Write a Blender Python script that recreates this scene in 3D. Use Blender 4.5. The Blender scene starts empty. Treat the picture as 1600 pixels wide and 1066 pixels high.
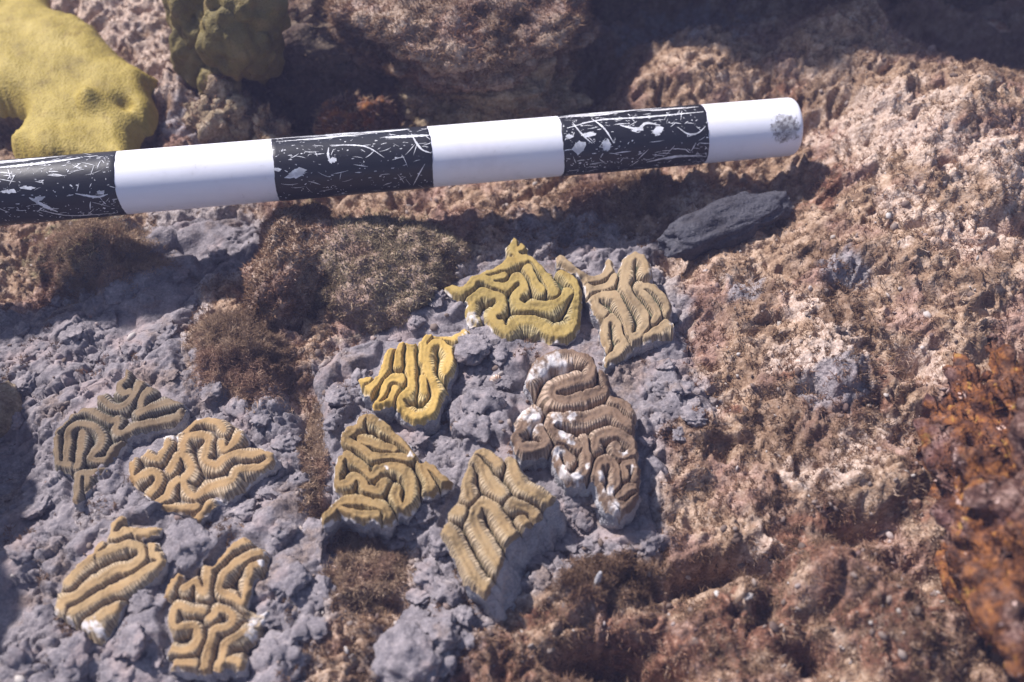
import bpy, math, random
import numpy as np

# ------------------------------------------------------------------ camera, sky, sun, exposure
SC = bpy.context.scene
COL = SC.collection
PITCH = math.radians(38.0)          # camera tilt away from straight down
DIST = 0.60
FPX = 800.0 / math.tan(math.radians(27.5))
CP = np.array([0.0, -DIST * math.sin(PITCH), DIST * math.cos(PITCH)])
RIGHT = np.array([1.0, 0, 0])
UP = np.array([0, math.cos(PITCH), math.sin(PITCH)])
BACK = np.array([0, -math.sin(PITCH), math.cos(PITCH)])

cam_data = bpy.data.cameras.new('camera')
cam = bpy.data.objects.new('camera', cam_data)
COL.objects.link(cam)
cam.location = CP
cam.rotation_euler = (PITCH, 0, 0)
cam_data.sensor_width = 36.0
cam_data.lens = 18.0 / math.tan(math.radians(27.5))
cam_data.clip_start = 0.01
cam_data.clip_end = 200.0
cam_data.dof.use_dof = True
cam_data.dof.focus_distance = 0.575
cam_data.dof.aperture_fstop = 5.0
SC.camera = cam

TO_SUN = np.array([-0.56, 0.40, 0.80]); TO_SUN /= np.linalg.norm(TO_SUN)
SUN_EL = math.asin(TO_SUN[2]); SUN_AZ = math.atan2(TO_SUN[0], TO_SUN[1])
world = bpy.data.worlds.new('World'); SC.world = world
world.use_nodes = True
wn = world.node_tree.nodes; wl = world.node_tree.links
wn.clear()
w_out = wn.new('ShaderNodeOutputWorld'); w_bg = wn.new('ShaderNodeBackground'); w_sky = wn.new('ShaderNodeTexSky')
w_sky.sky_type = 'NISHITA'; w_sky.sun_disc = False
w_sky.sun_elevation = SUN_EL; w_sky.sun_rotation = SUN_AZ
w_bg.inputs[1].default_value = 0.085
wl.new(w_sky.outputs[0], w_bg.inputs[0]); wl.new(w_bg.outputs[0], w_out.inputs[0])

sun_d = bpy.data.lights.new('sun', 'SUN'); sun = bpy.data.objects.new('sun', sun_d); COL.objects.link(sun)
sun_d.energy = 5.0; sun_d.angle = math.radians(2.2); sun_d.color = (1.0, 0.955, 0.95)
from mathutils import Vector
sun.rotation_euler = Vector(TO_SUN).to_track_quat('Z', 'Y').to_euler()
sun.location = (-0.6, 0.5, 1.5)

SC.view_settings.view_transform = 'Standard'; SC.view_settings.look = 'None'
SC.view_settings.exposure = 0.62; SC.view_settings.gamma = 1.0
SC.view_settings.use_curve_mapping = False
SC.cycles.use_denoising = True
SC.cycles.max_bounces = 6

# ------------------------------------------------------------------ maths helpers
def P(px, py, z):
    """world point at height z seen at photo pixel (px, py)"""
    px = np.asarray(px, float); py = np.asarray(py, float); z = np.asarray(z, float)
    a = (px - 800.0) / FPX; b = -(py - 533.0) / FPX
    d = a[..., None] * RIGHT + b[..., None] * UP - BACK
    t = (z - CP[2]) / d[..., 2]
    return CP + d * t[..., None]

def PIX(x, y, z=0.0):
    q0 = np.asarray(x, float); q1 = np.asarray(y, float) - CP[1]; q2 = np.asarray(z, float) - CP[2]
    u = q0; v = q1 * UP[1] + q2 * UP[2]; w = -(q1 * BACK[1] + q2 * BACK[2])
    w = np.maximum(w, 0.05)
    return 800 + FPX * u / w, 533 - FPX * v / w

def _h(ix, iy, iz, seed):
    n = (ix.astype(np.int64) * 374761393 + iy.astype(np.int64) * 668265263 + iz.astype(np.int64) * 2147483647 % 4294967291 + seed * 1274126177) & 0xffffffff
    n = ((n ^ (n >> 13)) * 1274126177) & 0xffffffff
    n = ((n ^ (n >> 16)) * 2246822519) & 0xffffffff
    return ((n ^ (n >> 15)) & 0xffffff) / float(0xffffff)

def vnoise2(x, y, seed=0):
    xi = np.floor(x); yi = np.floor(y); fx = x - xi; fy = y - yi
    ux = fx * fx * fx * (fx * (fx * 6 - 15) + 10); uy = fy * fy * fy * (fy * (fy * 6 - 15) + 10)
    z = np.zeros_like(xi)
    def g(dx, dy):
        a = _h(xi + dx, yi + dy, z, seed) * 6.2831853
        return np.cos(a) * (fx - dx) + np.sin(a) * (fy - dy)
    a = g(0, 0); b = g(1, 0); c = g(0, 1); d = g(1, 1)
    return 1.4 * ((a + (b - a) * ux) * (1 - uy) + (c + (d - c) * ux) * uy)

def fbm2(x, y, octv=4, seed=0, gain=0.5):
    s = 0; a = 1.0; f = 1.0
    for i in range(octv):
        s = s + a * vnoise2(x * f + 17.3 * i, y * f - 9.1 * i, seed + i); a *= gain; f *= 2.03
    return s

def vnoise3(p, seed=0):
    pi = np.floor(p); f = p - pi; u = f * f * (3 - 2 * f)
    def c(dx, dy, dz): return _h(pi[:, 0] + dx, pi[:, 1] + dy, (pi[:, 2] + dz) * 3 + 5, seed)
    r = 0
    x00 = c(0,0,0) * (1-u[:,0]) + c(1,0,0) * u[:,0]; x10 = c(0,1,0) * (1-u[:,0]) + c(1,1,0) * u[:,0]
    x01 = c(0,0,1) * (1-u[:,0]) + c(1,0,1) * u[:,0]; x11 = c(0,1,1) * (1-u[:,0]) + c(1,1,1) * u[:,0]
    return 2 * ((x00 * (1-u[:,1]) + x10 * u[:,1]) * (1-u[:,2]) + (x01 * (1-u[:,1]) + x11 * u[:,1]) * u[:,2]) - 1

def fbm3(p, octv=4, seed=0, gain=0.5):
    s = 0; a = 1.0
    for i in range(octv):
        s = s + a * vnoise3(p * (2.03 ** i) + 11.7 * i, seed + i); a *= gain
    return s

def worley2(x, y, seed=0):
    """F1, F2, cell hash a, b, c and offset to the cell point"""
    xi = np.floor(x); yi = np.floor(y); z = np.zeros_like(xi)
    f1 = np.full(x.shape, 9.0); f2 = np.full(x.shape, 9.0)
    ca = np.zeros_like(x); cb = np.zeros_like(x); ox = np.zeros_like(x); oy = np.zeros_like(x)
    for dx in (-1, 0, 1):
        for dy in (-1, 0, 1):
            cx = xi + dx; cy = yi + dy
            h1 = _h(cx, cy, z, seed); h2 = _h(cx, cy, z, seed + 77)
            ddx = x - (cx + 0.1 + 0.8 * h1); ddy = y - (cy + 0.1 + 0.8 * h2)
            d = np.sqrt(ddx * ddx + ddy * ddy)
            m = d < f1
            f2 = np.where(m, f1, np.minimum(f2, d)); f1 = np.where(m, d, f1)
            ca = np.where(m, _h(cx, cy, z, seed + 5), ca); cb = np.where(m, _h(cx, cy, z, seed + 9), cb)
            ox = np.where(m, ddx, ox); oy = np.where(m, ddy, oy)
    return f1, f2, ca, cb, ox, oy

def sstep(a, b, x):
    t = np.clip((x - a) / (b - a), 0, 1); return t * t * (3 - 2 * t)

def poly_sd(px, py, poly):
    """signed distance to polygon (positive inside) and nearest boundary point"""
    poly = np.asarray(poly, float); n = len(poly)
    best = np.full(px.shape, 1e9); bx = np.zeros_like(px); by = np.zeros_like(px); ins = np.zeros(px.shape, bool)
    for i in range(n):
        x0, y0 = poly[i]; x1, y1 = poly[(i + 1) % n]
        ex, ey = x1 - x0, y1 - y0; L = ex * ex + ey * ey + 1e-9
        t = np.clip(((px - x0) * ex + (py - y0) * ey) / L, 0, 1)
        qx = x0 + t * ex; qy = y0 + t * ey
        d = (px - qx) ** 2 + (py - qy) ** 2
        m = d < best
        best = np.where(m, d, best); bx = np.where(m, qx, bx); by = np.where(m, qy, by)
        c = ((y0 > py) != (y1 > py)) & (px < (x1 - x0) * (py - y0) / ((y1 - y0) if abs(y1 - y0) > 1e-9 else 1e-9) + x0)
        ins ^= c
    d = np.sqrt(best)
    return np.where(ins, d, -d), bx, by

def smooth_line(pts, step=1.5):
    pts = np.asarray(pts, float)
    if len(pts) < 3:
        q = pts
    else:
        e = np.vstack([2 * pts[0] - pts[1], pts, 2 * pts[-1] - pts[-2]]); out = []
        for i in range(1, len(e) - 2):
            p0, p1, p2, p3 = e[i-1], e[i], e[i+1], e[i+2]
            n = max(2, int(np.linalg.norm(p2 - p1) / step))
            t = (np.arange(n) / n)[:, None]
            out.append(0.5 * (2*p1 + (p2-p0)*t + (2*p0-5*p1+4*p2-p3)*t*t + (3*p1-p0-3*p2+p3)*t**3))
        q = np.vstack(out + [pts[-1:]])
    seg = np.linalg.norm(np.diff(q, axis=0), axis=1); s = np.concatenate([[0], np.cumsum(seg)])
    m = max(2, int(s[-1] / step) + 1); t = np.linspace(0, s[-1], m)
    return np.stack([np.interp(t, s, q[:, 0]), np.interp(t, s, q[:, 1])], 1)

# ------------------------------------------------------------------ mesh helpers
def mesh_np(name, verts, quads=None, tris=None, smooth=True):
    me = bpy.data.meshes.new(name)
    verts = np.ascontiguousarray(verts, np.float32)
    me.vertices.add(len(verts)); me.vertices.foreach_set('co', verts.ravel())
    li = []; ls = []; tot = 0
    if quads is not None and len(quads):
        q = np.asarray(quads, np.int32); li.append(q.ravel()); ls.append(np.arange(len(q), dtype=np.int32) * 4 + tot); tot += q.size
    if tris is not None and len(tris):
        t = np.asarray(tris, np.int32); li.append(t.ravel()); ls.append(np.arange(len(t), dtype=np.int32) * 3 + tot); tot += t.size
    li = np.concatenate(li); ls = np.concatenate(ls)
    me.loops.add(len(li)); me.loops.foreach_set('vertex_index', li)
    me.polygons.add(len(ls)); me.polygons.foreach_set('loop_start', ls)
    me.update(calc_edges=True); me.validate()
    if smooth:
        me.polygons.foreach_set('use_smooth', np.ones(len(me.polygons), bool))
    return me

def fattr(me, name, vals):
    a = me.attributes.new(name, 'FLOAT', 'POINT'); a.data.foreach_set('value', np.ascontiguousarray(vals, np.float32))

def obj(name, me, mat, parent=None, loc=None):
    o = bpy.data.objects.new(name, me); COL.objects.link(o)
    if mat is not None:
        me.materials.clear(); me.materials.append(mat)
    if parent is not None: o.parent = parent
    if loc is not None: o.location = loc
    return o

def tag(o, label, cat, group=None):
    o['label'] = label; o['category'] = cat
    if group: o['group'] = group
    return o

def empty(name, loc, label, cat, group=None):
    o = bpy.data.objects.new(name, None); COL.objects.link(o); o.location = [float(v) for v in loc]
    o.empty_display_size = 0.01
    return tag(o, label, cat, group)

_ico_cache = {}
def ico(sub):
    if sub in _ico_cache: return _ico_cache[sub]
    import bmesh
    bm = bmesh.new(); bmesh.ops.create_icosphere(bm, subdivisions=sub, radius=1.0)
    v = np.array([x.co[:] for x in bm.verts]); f = np.array([[w.index for w in q.verts] for q in bm.faces]); bm.free()
    _ico_cache[sub] = (v, f); return v, f

def normals(v, f):
    n = np.cross(v[f[:, 1]] - v[f[:, 0]], v[f[:, 2]] - v[f[:, 0]])
    vn = np.zeros_like(v)
    for k in range(3): np.add.at(vn, f[:, k], n)
    return vn / (np.linalg.norm(vn, axis=1, keepdims=True) + 1e-12)

# ------------------------------------------------------------------ materials
class NT:
    def __init__(self, name):
        self.m = bpy.data.materials.new(name); self.m.use_nodes = True
        self.t = self.m.node_tree; self.t.nodes.clear()
        self.out = self.n('ShaderNodeOutputMaterial'); self.b = self.n('ShaderNodeBsdfPrincipled')
        self.t.links.new(self.b.outputs[0], self.out.inputs[0])
        self.geo = self.n('ShaderNodeNewGeometry')
    def n(self, typ, **kw):
        nd = self.t.nodes.new(typ)
        for k, v in kw.items(): setattr(nd, k, v)
        return nd
    def put(self, sock, v):
        if isinstance(v, bpy.types.NodeSocket): self.t.links.new(v, sock)
        elif isinstance(v, (tuple, list)) and len(v) == 3 and sock.type == 'RGBA': sock.default_value = (*v, 1)
        else: sock.default_value = v
    def noise(self, scale, detail=3, rough=0.55, vec=None, dist=0.0):
        nd = self.n('ShaderNodeTexNoise'); nd.inputs['Scale'].default_value = scale
        nd.inputs['Detail'].default_value = detail; nd.inputs['Roughness'].default_value = rough; nd.inputs['Distortion'].default_value = dist
        self.put(nd.inputs['Vector'], vec if vec is not None else self.geo.outputs['Position']); return nd.outputs[0]
    def voro(self, scale, feature='F1', vec=None):
        nd = self.n('ShaderNodeTexVoronoi', feature=feature); nd.inputs['Scale'].default_value = scale
        self.put(nd.inputs['Vector'], vec if vec is not None else self.geo.outputs['Position']); return nd.outputs[0]
    def math(self, op, a, b=0.0, c=0.0, clamp=False):
        nd = self.n('ShaderNodeMath', operation=op, use_clamp=clamp)
        self.put(nd.inputs[0], a); self.put(nd.inputs[1], b); self.put(nd.inputs[2], c); return nd.outputs[0]
    def step(self, v, a, b):
        nd = self.n('ShaderNodeMapRange', interpolation_type='SMOOTHSTEP')
        self.put(nd.inputs[0], v); nd.inputs[1].default_value = a; nd.inputs[2].default_value = b; return nd.outputs[0]
    def ramp(self, v, stops):
        nd = self.n('ShaderNodeValToRGB'); r = nd.color_ramp
        while len(r.elements) < len(stops): r.elements.new(0.5)
        for e, (p, c) in zip(r.elements, stops): e.position = p; e.color = (*c, 1)
        self.put(nd.inputs[0], v); return nd.outputs[0]
    def mix(self, f, a, b, blend='MIX'):
        nd = self.n('ShaderNodeMix', data_type='RGBA', blend_type=blend)
        self.put(nd.inputs[0], f); self.put(nd.inputs[6], a); self.put(nd.inputs[7], b); return nd.outputs[2]
    def attr(self, name):
        nd = self.n('ShaderNodeAttribute'); nd.attribute_name = name; return nd.outputs['Fac']
    def bump(self, h, strength=0.5, dist=0.001, prev=None):
        nd = self.n('ShaderNodeBump'); nd.inputs['Strength'].default_value = strength; nd.inputs['Distance'].default_value = dist
        self.put(nd.inputs['Height'], h)
        if prev is not None: self.put(nd.inputs['Normal'], prev)
        return nd.outputs[0]
    def done(self, col, rough=0.8, spec=0.3, normal=None):
        self.put(self.b.inputs['Base Color'], col); self.put(self.b.inputs['Roughness'], rough)
        self.b.inputs['Specular IOR Level'].default_value = spec
        if normal is not None: self.put(self.b.inputs['Normal'], normal)
        return self.m

def turf_colour(m, dark=(0.10, 0.06, 0.045), mid=(0.26, 0.168, 0.108), pale=(0.56, 0.42, 0.325), pink=(0.36, 0.19, 0.20)):
    a = m.noise(95, 5, 0.65); b = m.noise(520, 4, 0.7); c = m.noise(28, 3, 0.5)
    v = m.math('ADD', m.math('MULTIPLY', a, 0.55), m.math('MULTIPLY', b, 0.45))
    col = m.ramp(v, [(0.34, dark), (0.47, mid), (0.56, tuple((x + y) / 2 for x, y in zip(mid, pale))), (0.66, pale)])
    col = m.mix(m.math('MULTIPLY', m.step(c, 0.48, 0.64), 0.36), col, m.mix(m.step(b, 0.4, 0.65), tuple(x * 0.5 for x in pink), pink))
    col = m.mix(m.math('MULTIPLY', m.step(m.noise(17, 4, 0.6), 0.48, 0.62), 0.62), col, m.mix(1.0, col, (0.42, 0.36, 0.33), 'MULTIPLY'))
    return col, a, b, c

def make_seabed_mat():
    m = NT('seabed_turf')
    col, a, b, c = turf_colour(m)
    red = m.attr('red'); moss = m.attr('moss'); grey = m.attr('grey'); palea = m.attr('pale')
    n1 = m.noise(180, 4, 0.7)
    redc = m.ramp(n1, [(0.36, (0.035, 0.018, 0.013)), (0.5, (0.125, 0.055, 0.035)), (0.6, (0.25, 0.13, 0.085)), (0.72, (0.5, 0.36, 0.29))])
    col = m.mix(m.math('MULTIPLY', red, m.step(m.noise(45, 3), 0.36, 0.56)), col, redc)
    mossc = m.ramp(b, [(0.36, (0.06, 0.048, 0.024)), (0.52, (0.20, 0.16, 0.09)), (0.68, (0.36, 0.30, 0.19))])
    col = m.mix(moss, col, mossc)
    greyc = m.ramp(b, [(0.35, (0.15, 0.14, 0.155)), (0.52, (0.27, 0.255, 0.275)), (0.68, (0.42, 0.39, 0.40))])
    col = m.mix(m.math('MULTIPLY', grey, 0.7), col, greyc)
    palec = m.ramp(b, [(0.33, (0.26, 0.18, 0.135)), (0.5, (0.48, 0.36, 0.29)), (0.7, (0.70, 0.59, 0.52))])
    col = m.mix(palea, col, palec)
    bn = m.bump(m.math('ADD', m.noise(420, 4, 0.7), m.math('MULTIPLY', m.voro(650), -0.6)), 0.6, 0.0012)
    return m.done(col, 0.92, 0.15, bn)

def make_mortar_mat():
    m = NT('grey_mortar')
    a = m.noise(40, 4, 0.6); b = m.noise(600, 4, 0.7); c = m.noise(120, 4, 0.6)
    col = m.ramp(m.math('ADD', m.math('MULTIPLY', c, 0.5), m.math('MULTIPLY', b, 0.5)),
                 [(0.34, (0.10, 0.088, 0.096)), (0.48, (0.19, 0.168, 0.179)), (0.58, (0.262, 0.23, 0.24)), (0.7, (0.45, 0.385, 0.375))])
    col = m.mix(m.math('MULTIPLY', m.step(a, 0.5, 0.68), 0.55), col, (0.39, 0.295, 0.28))
    col = m.mix(m.math('MULTIPLY', m.step(m.noise(22, 4, 0.65), 0.54, 0.66), 0.6), col, m.mix(m.step(b, 0.4, 0.6), (0.10, 0.065, 0.045), (0.25, 0.175, 0.13)))
    sp = m.step(m.voro(900), 0.16, 0.08)
    col = m.mix(m.math('MULTIPLY', sp, m.math('MULTIPLY', m.step(m.noise(300), 0.5, 0.6), 0.7)), col, (0.75, 0.68, 0.64))
    bn = m.bump(m.math('ADD', m.noise(380, 6, 0.78), m.math('MULTIPLY', m.voro(520), 0.5)), 0.65, 0.0012)
    return m.done(col, 0.85, 0.25, bn)

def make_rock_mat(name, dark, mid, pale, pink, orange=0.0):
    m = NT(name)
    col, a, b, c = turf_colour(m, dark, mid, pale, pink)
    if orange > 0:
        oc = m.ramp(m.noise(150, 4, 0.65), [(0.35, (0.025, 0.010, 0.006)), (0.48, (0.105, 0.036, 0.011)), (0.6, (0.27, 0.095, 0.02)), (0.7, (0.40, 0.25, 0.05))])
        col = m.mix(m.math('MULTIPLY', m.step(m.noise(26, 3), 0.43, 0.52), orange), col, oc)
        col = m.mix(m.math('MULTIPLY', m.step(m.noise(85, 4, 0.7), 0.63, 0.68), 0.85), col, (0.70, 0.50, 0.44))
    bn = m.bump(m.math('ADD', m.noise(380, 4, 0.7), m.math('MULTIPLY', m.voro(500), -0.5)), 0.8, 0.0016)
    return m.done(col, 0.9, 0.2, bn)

def make_algae_mat(name, lo, hi, hi2):
    m = NT(name)
    t = m.attr('tint')
    col = m.ramp(t, [(0.0, lo), (0.45, tuple((a + b) / 2 for a, b in zip(lo, hi))), (0.75, hi), (1.0, hi2)])
    col = m.mix(m.math('MULTIPLY', m.step(m.noise(28, 3), 0.48, 0.64), 0.26), col, tuple(x * y for x, y in zip(hi, (1.0, 0.72, 0.86))))
    col = m.mix(m.math('MULTIPLY', m.step(m.noise(17, 4, 0.6), 0.48, 0.62), 0.62), col, m.mix(1.0, col, (0.42, 0.36, 0.33), 'MULTIPLY'))
    m.done(col, 0.9, 0.1)
    tr = m.n('ShaderNodeBsdfTranslucent'); m.put(tr.inputs[0], col)
    mx = m.n('ShaderNodeMixShader'); mx.inputs[0].default_value = 0.3
    m.t.links.new(m.b.outputs[0], mx.inputs[1]); m.t.links.new(tr.outputs[0], mx.inputs[2]); m.t.links.new(mx.outputs[0], m.out.inputs[0])
    return m.m

def make_coral_mat(name, crest, flank, valley, period, contrast=0.5):
    m = NT(name)
    crest = tuple(a * 0.94 + b for a, b in zip(crest, (0.018, 0.022, 0.030))); flank = tuple(a + b for a, b in zip(flank, (0.020, 0.026, 0.040)))
    t = m.attr('rt'); s = m.attr('rs'); bl = m.attr('bleach')
    wob = m.math('MULTIPLY', m.noise(300, 2), 1.2)
    st = m.math('MULTIPLY_ADD', m.math('SINE', m.math('MULTIPLY', m.math('ADD', s, wob), 2 * math.pi / period)), 0.5, 0.5)
    n = m.noise(70, 3); fine = m.noise(900, 3, 0.7)
    tt = m.math('ADD', t, m.math('MULTIPLY_ADD', fine, 0.3, -0.15))
    hi = tuple(min(1, x * 1.25 + 0.04) for x in flank)
    col = m.ramp(m.math('MULTIPLY', tt, 0.75), [(0.0, crest), (0.16, crest), (0.36, hi), (0.56, flank), (0.70, valley), (1.0, valley)])  # valley: greenish tissue, darkened further to suggest shadow in the grooves
    onflank = m.math('MULTIPLY', m.math('MULTIPLY', m.step(t, 0.16, 0.42), m.step(t, 1.5, 0.95)), m.step(bl, 0.6, 0.1))
    dark = m.mix(1.0, col, (0.34, 0.34, 0.30), 'MULTIPLY')
    lite = m.mix(0.5, col, tuple(min(1, x * 1.5 + 0.09) for x in flank))
    sv = m.math('MULTIPLY', m.math('MULTIPLY_ADD', m.noise(240, 3), 1.1, 0.25), onflank)
    col = m.mix(m.math('MULTIPLY', m.math('MULTIPLY', m.step(st, 0.4, 0.9), sv), contrast * 1.5, 0.0, True), col, dark)
    col = m.mix(m.math('MULTIPLY', m.math('MULTIPLY', m.step(st, 0.5, 0.1), sv), contrast * 1.6, 0.0, True), col, lite)
    col = m.mix(m.math('MULTIPLY', m.step(n, 0.42, 0.68), 0.35), col, m.mix(1.0, col, (0.82, 0.72, 0.62), 'MULTIPLY'))
    col = m.mix(m.math('MULTIPLY', m.step(fine, 0.60, 0.75), 0.25), col, (0.60, 0.52, 0.38))
    col = m.mix(m.step(m.math('ADD', bl, m.math('MULTIPLY_ADD', fine, 0.6, -0.3)), 0.18, 0.85), col, (0.60, 0.555, 0.545))
    h = m.math('ADD', m.math('MULTIPLY', m.math('MULTIPLY', st, onflank), -1.0), m.math('MULTIPLY', fine, 0.7))
    return m.done(col, 0.8, 0.2, m.bump(h, 0.7, 0.0006))

def make_skeleton_mat():
    m = NT('coral_skeleton')
    b = m.noise(500, 4, 0.7); a = m.noise(60, 3)
    col = m.ramp(m.math('ADD', m.math('MULTIPLY', a, 0.5), m.math('MULTIPLY', b, 0.5)), [(0.36, (0.20, 0.19, 0.205)), (0.5, (0.33, 0.315, 0.33)), (0.66, (0.48, 0.45, 0.445))])
    po = m.voro(700); col = m.mix(m.math('MULTIPLY', m.step(po, 0.35, 0.1), 0.5), col, (0.12, 0.11, 0.12))
    return m.done(col, 0.85, 0.2, m.bump(m.math('ADD', b, po), 0.7, 0.0009))

MAT_SEABED = make_seabed_mat()
MAT_MORTAR = make_mortar_mat()
MAT_SKEL = make_skeleton_mat()
MAT_ROCK = make_rock_mat('ledge_rock', (0.09, 0.06, 0.035), (0.28, 0.21, 0.13), (0.55, 0.45, 0.34), (0.38, 0.24, 0.21))
MAT_LEDGE = make_rock_mat('fuzzy_rock', (0.10, 0.065, 0.045), (0.25, 0.175, 0.125), (0.48, 0.37, 0.30), (0.34, 0.20, 0.19))
MAT_ROCK_SHADE = make_rock_mat('shade_dark_rock', (0.03, 0.022, 0.018), (0.10, 0.075, 0.055), (0.24, 0.18, 0.13), (0.14, 0.08, 0.08))  # deep shade put into the rock colour
MAT_ROCK_ORANGE = make_rock_mat('orange_rock', (0.025, 0.012, 0.01), (0.085, 0.04, 0.03), (0.36, 0.24, 0.20), (0.20, 0.085, 0.09), 0.75)
MAT_RUST = make_algae_mat('rust_fuzz', (0.022, 0.010, 0.008), (0.10, 0.042, 0.022), (0.28, 0.145, 0.085))
MAT_ALGAE = make_algae_mat('turf_algae', (0.08, 0.046, 0.03), (0.38, 0.245, 0.155), (0.68, 0.52, 0.41))
MAT_BROWN = make_algae_mat('brown_algae', (0.22, 0.15, 0.10), (0.48, 0.345, 0.24), (0.62, 0.49, 0.37))
MAT_MOSS = make_algae_mat('mossy_algae', (0.16, 0.125, 0.08), (0.42, 0.335, 0.22), (0.60, 0.51, 0.37))

# ------------------------------------------------------------------ terrain functions (pixel-space layout on the seabed plane)
# (px, py, rx, ry, rotation, height in cm)
HILLS = [
    (790, 640, 260, 230, 0, 1.6), (600, 440, 120, 85, -10, 1.6), (470, 400, 50, 75, 10, 1.5), (380, 540, 85, 85, 0, 1.3),
    (150, 395, 120, 50, -8, 1.8), (230, 640, 230, 100, -15, 0.6), (250, 900, 220, 150, 0, 0.8),
    (1200, 740, 220, 150, 20, 1.2), (1330, 420, 200, 120, -20, 2.6), (1450, 250, 200, 110, 20, 3.2), (1060, 170, 140, 60, -8, 2.4),
    (1320, 110, 60, 70, 20, 3.2), (1190, 560, 110, 90, 0, 1.0), (960, 900, 80, 45, -5, 1.2), (1290, 660, 90, 60, 0, 0.8),
    (960, 310, 120, 30, -8, 1.2), (1130, 330, 80, 30, -10, 0.6), (200, 60, 160, 80, 0, 1.4), (300, 190, 70, 70, 0, 2.0),
    (1060, 1040, 90, 60, 0, 1.6), (1330, 960, 130, 70, 20, 1.6), (760, 1010, 60, 60, 0, 0.9), (580, 1020, 90, 60, 0, 0.6),
    (1500, 520, 120, 80, 0, 1.8), (800, 170, 80, 40, 0, 2.0), (580, 190, 60, 40, 0, 1.8),(1420, 640, 120, 70, 10, 1.2),
    (1180, 1000, 45, 40, 20, 1.6), (1270, 930, 50, 30, 0, 1.4), (1130, 960, 35, 25, 0, 1.0), (1400, 1030, 60, 40, 0, 1.6), (1010, 980, 45, 25, 0, 1.4), (870, 1010, 40, 30, 0, 1.4), (1370, 790, 50, 40, 0, 1.6), (1440, 860, 30, 40, 0, 1.6),
    # hollows
    (935, 1030, 60, 20, -4, -9.0), (1035, 1062, 40, 14, 10, -6.0), (1200, 905, 26, 12, 20, -3.5), (1370, 905, 22, 14, 0, -3.5), (1250, 1040, 30, 14, 20, -4.5), (1115, 900, 55, 15, -15, -4.5), (1330, 855, 70, 20, -8, -1.6), (1440, 930, 60, 120, 30, -1.8),
    (500, 170, 120, 55, 0, -9.0), (925, 130, 40, 60, 10, -5.0), (1050, 40, 100, 50, 0, -5.0), (1500, 60, 190, 65, 5, -7.0), (1190, 960, 26, 40, 30, -2.0), (1000, 1050, 60, 22, 0, -2.5), (1530, 130, 90, 40, 10, -2.0),
    (1400, 610, 30, 25, 0, -1.4), (1050, 420, 30, 25, 0, -1.2), (870, 360, 150, 30, -5, -0.8), (60, 440, 90, 50, 0, -1.6),
    (1240, 300, 60, 50, 30, -1.2), (880, 870, 80, 40, -20, -1.0), (570, 850, 80, 25, -5, -0.9), (480, 720, 28, 110, 0, -0.6),
    (20, 720, 70, 150, 0, -1.2), (1290, 230, 40, 22, 10, -1.0), (1180, 690, 30, 18, 0, -0.6),
]
RED = [(1100, 1010, 190, 80, 0), (1320, 980, 170, 110, 20), (1250, 860, 90, 40, 0), (1330, 640, 70, 50, 0), (760, 1050, 90, 40, 0), (600, 180, 50, 40, 0),
       (860, 990, 90, 40, 0), (1265, 320, 40, 60, 0), (560, 860, 60, 60, 0), (1450, 760, 60, 140, 0), (720, 180, 60, 30, 0)]
MOSS = [(620, 440, 120, 90, 0), (480, 400, 60, 80, 0), (150, 400, 120, 50, 0)]
PALE = [(200, 50, 180, 90, 0), (280, 130, 60, 60, 0), (1370, 280, 130, 50, 20), (1520, 350, 110, 40, 20), (1490, 430, 80, 35, 0), (1240, 610, 60, 30, 0), (1270, 770, 70, 30, 10)]
GREYB = [(880, 370, 120, 40, 0), (1280, 640, 60, 40, 0), (1150, 490, 35, 25, 0), (1290, 480, 40, 25, 0), (330, 220, 80, 30, 0), (660, 1000, 80, 60, 0), (300, 330, 100, 40, -20), (1060, 60, 120, 60, 0)]

_hr = random.Random(11)
for _ in range(95):
    hx_, hy_ = _hr.uniform(1000, 1660), _hr.uniform(60, 1090)
    if hx_ < 1090 and 330 < hy_ < 900: continue
    r_ = _hr.uniform(14, 48); HILLS.append((hx_, hy_, r_ * _hr.uniform(0.8, 1.5), r_ * 0.8, _hr.uniform(-60, 60), _hr.choice((-1.0, 0.7, 1.0)) * _hr.uniform(0.25, 0.9) * r_ / 28))
for _ in range(14): PALE.append((_hr.uniform(1050, 1600), _hr.uniform(180, 900), _hr.uniform(20, 55), _hr.uniform(14, 32), _hr.uniform(-40, 40)))
for _ in range(14): RED.append((_hr.uniform(1050, 1600), _hr.uniform(180, 1000), _hr.uniform(14, 36), _hr.uniform(12, 26), _hr.uniform(-40, 40)))

def gauss(px, py, b):
    r = math.radians(b[4]); c, s = math.cos(r), math.sin(r)
    dx = px - b[0]; dy = py - b[1]
    u = (dx * c + dy * s) / b[2]; v = (-dx * s + dy * c) / b[3]
    return np.exp(-(u * u + v * v))

def blobs(px, py, lst, wx, wy, amp=0.35):
    s = np.zeros_like(px)
    for b in lst: s = np.maximum(s, gauss(px, py, b))
    return sstep(0.30, 0.62, s + amp * fbm2(wx * 70, wy * 70, 4, 31))

LEFT_PATCH = [(-90, 500), (60, 470), (140, 440), (200, 400), (290, 345), (400, 335), (425, 400), (340, 450), (290, 520), (300, 590), (420, 600), (472, 650), (480, 720), (505, 830), (530, 900), (520, 960), (480, 1010), (450, 1130), (-90, 1130)]
MID_PATCH = [(500, 590), (560, 550), (600, 510), (650, 495), (690, 450), (740, 420), (800, 395), (870, 400), (950, 375), (1030, 390), (1050, 440), (1062, 520), (1060, 600), (1105, 640), (1100, 670), (1020, 690), (1030, 790), (1035, 860), (980, 880), (900, 900), (850, 930), (770, 965), (720, 1000), (700, 1090), (590, 1090), (600, 1000), (660, 960), (650, 850), (600, 830), (520, 790), (495, 700)]

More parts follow.
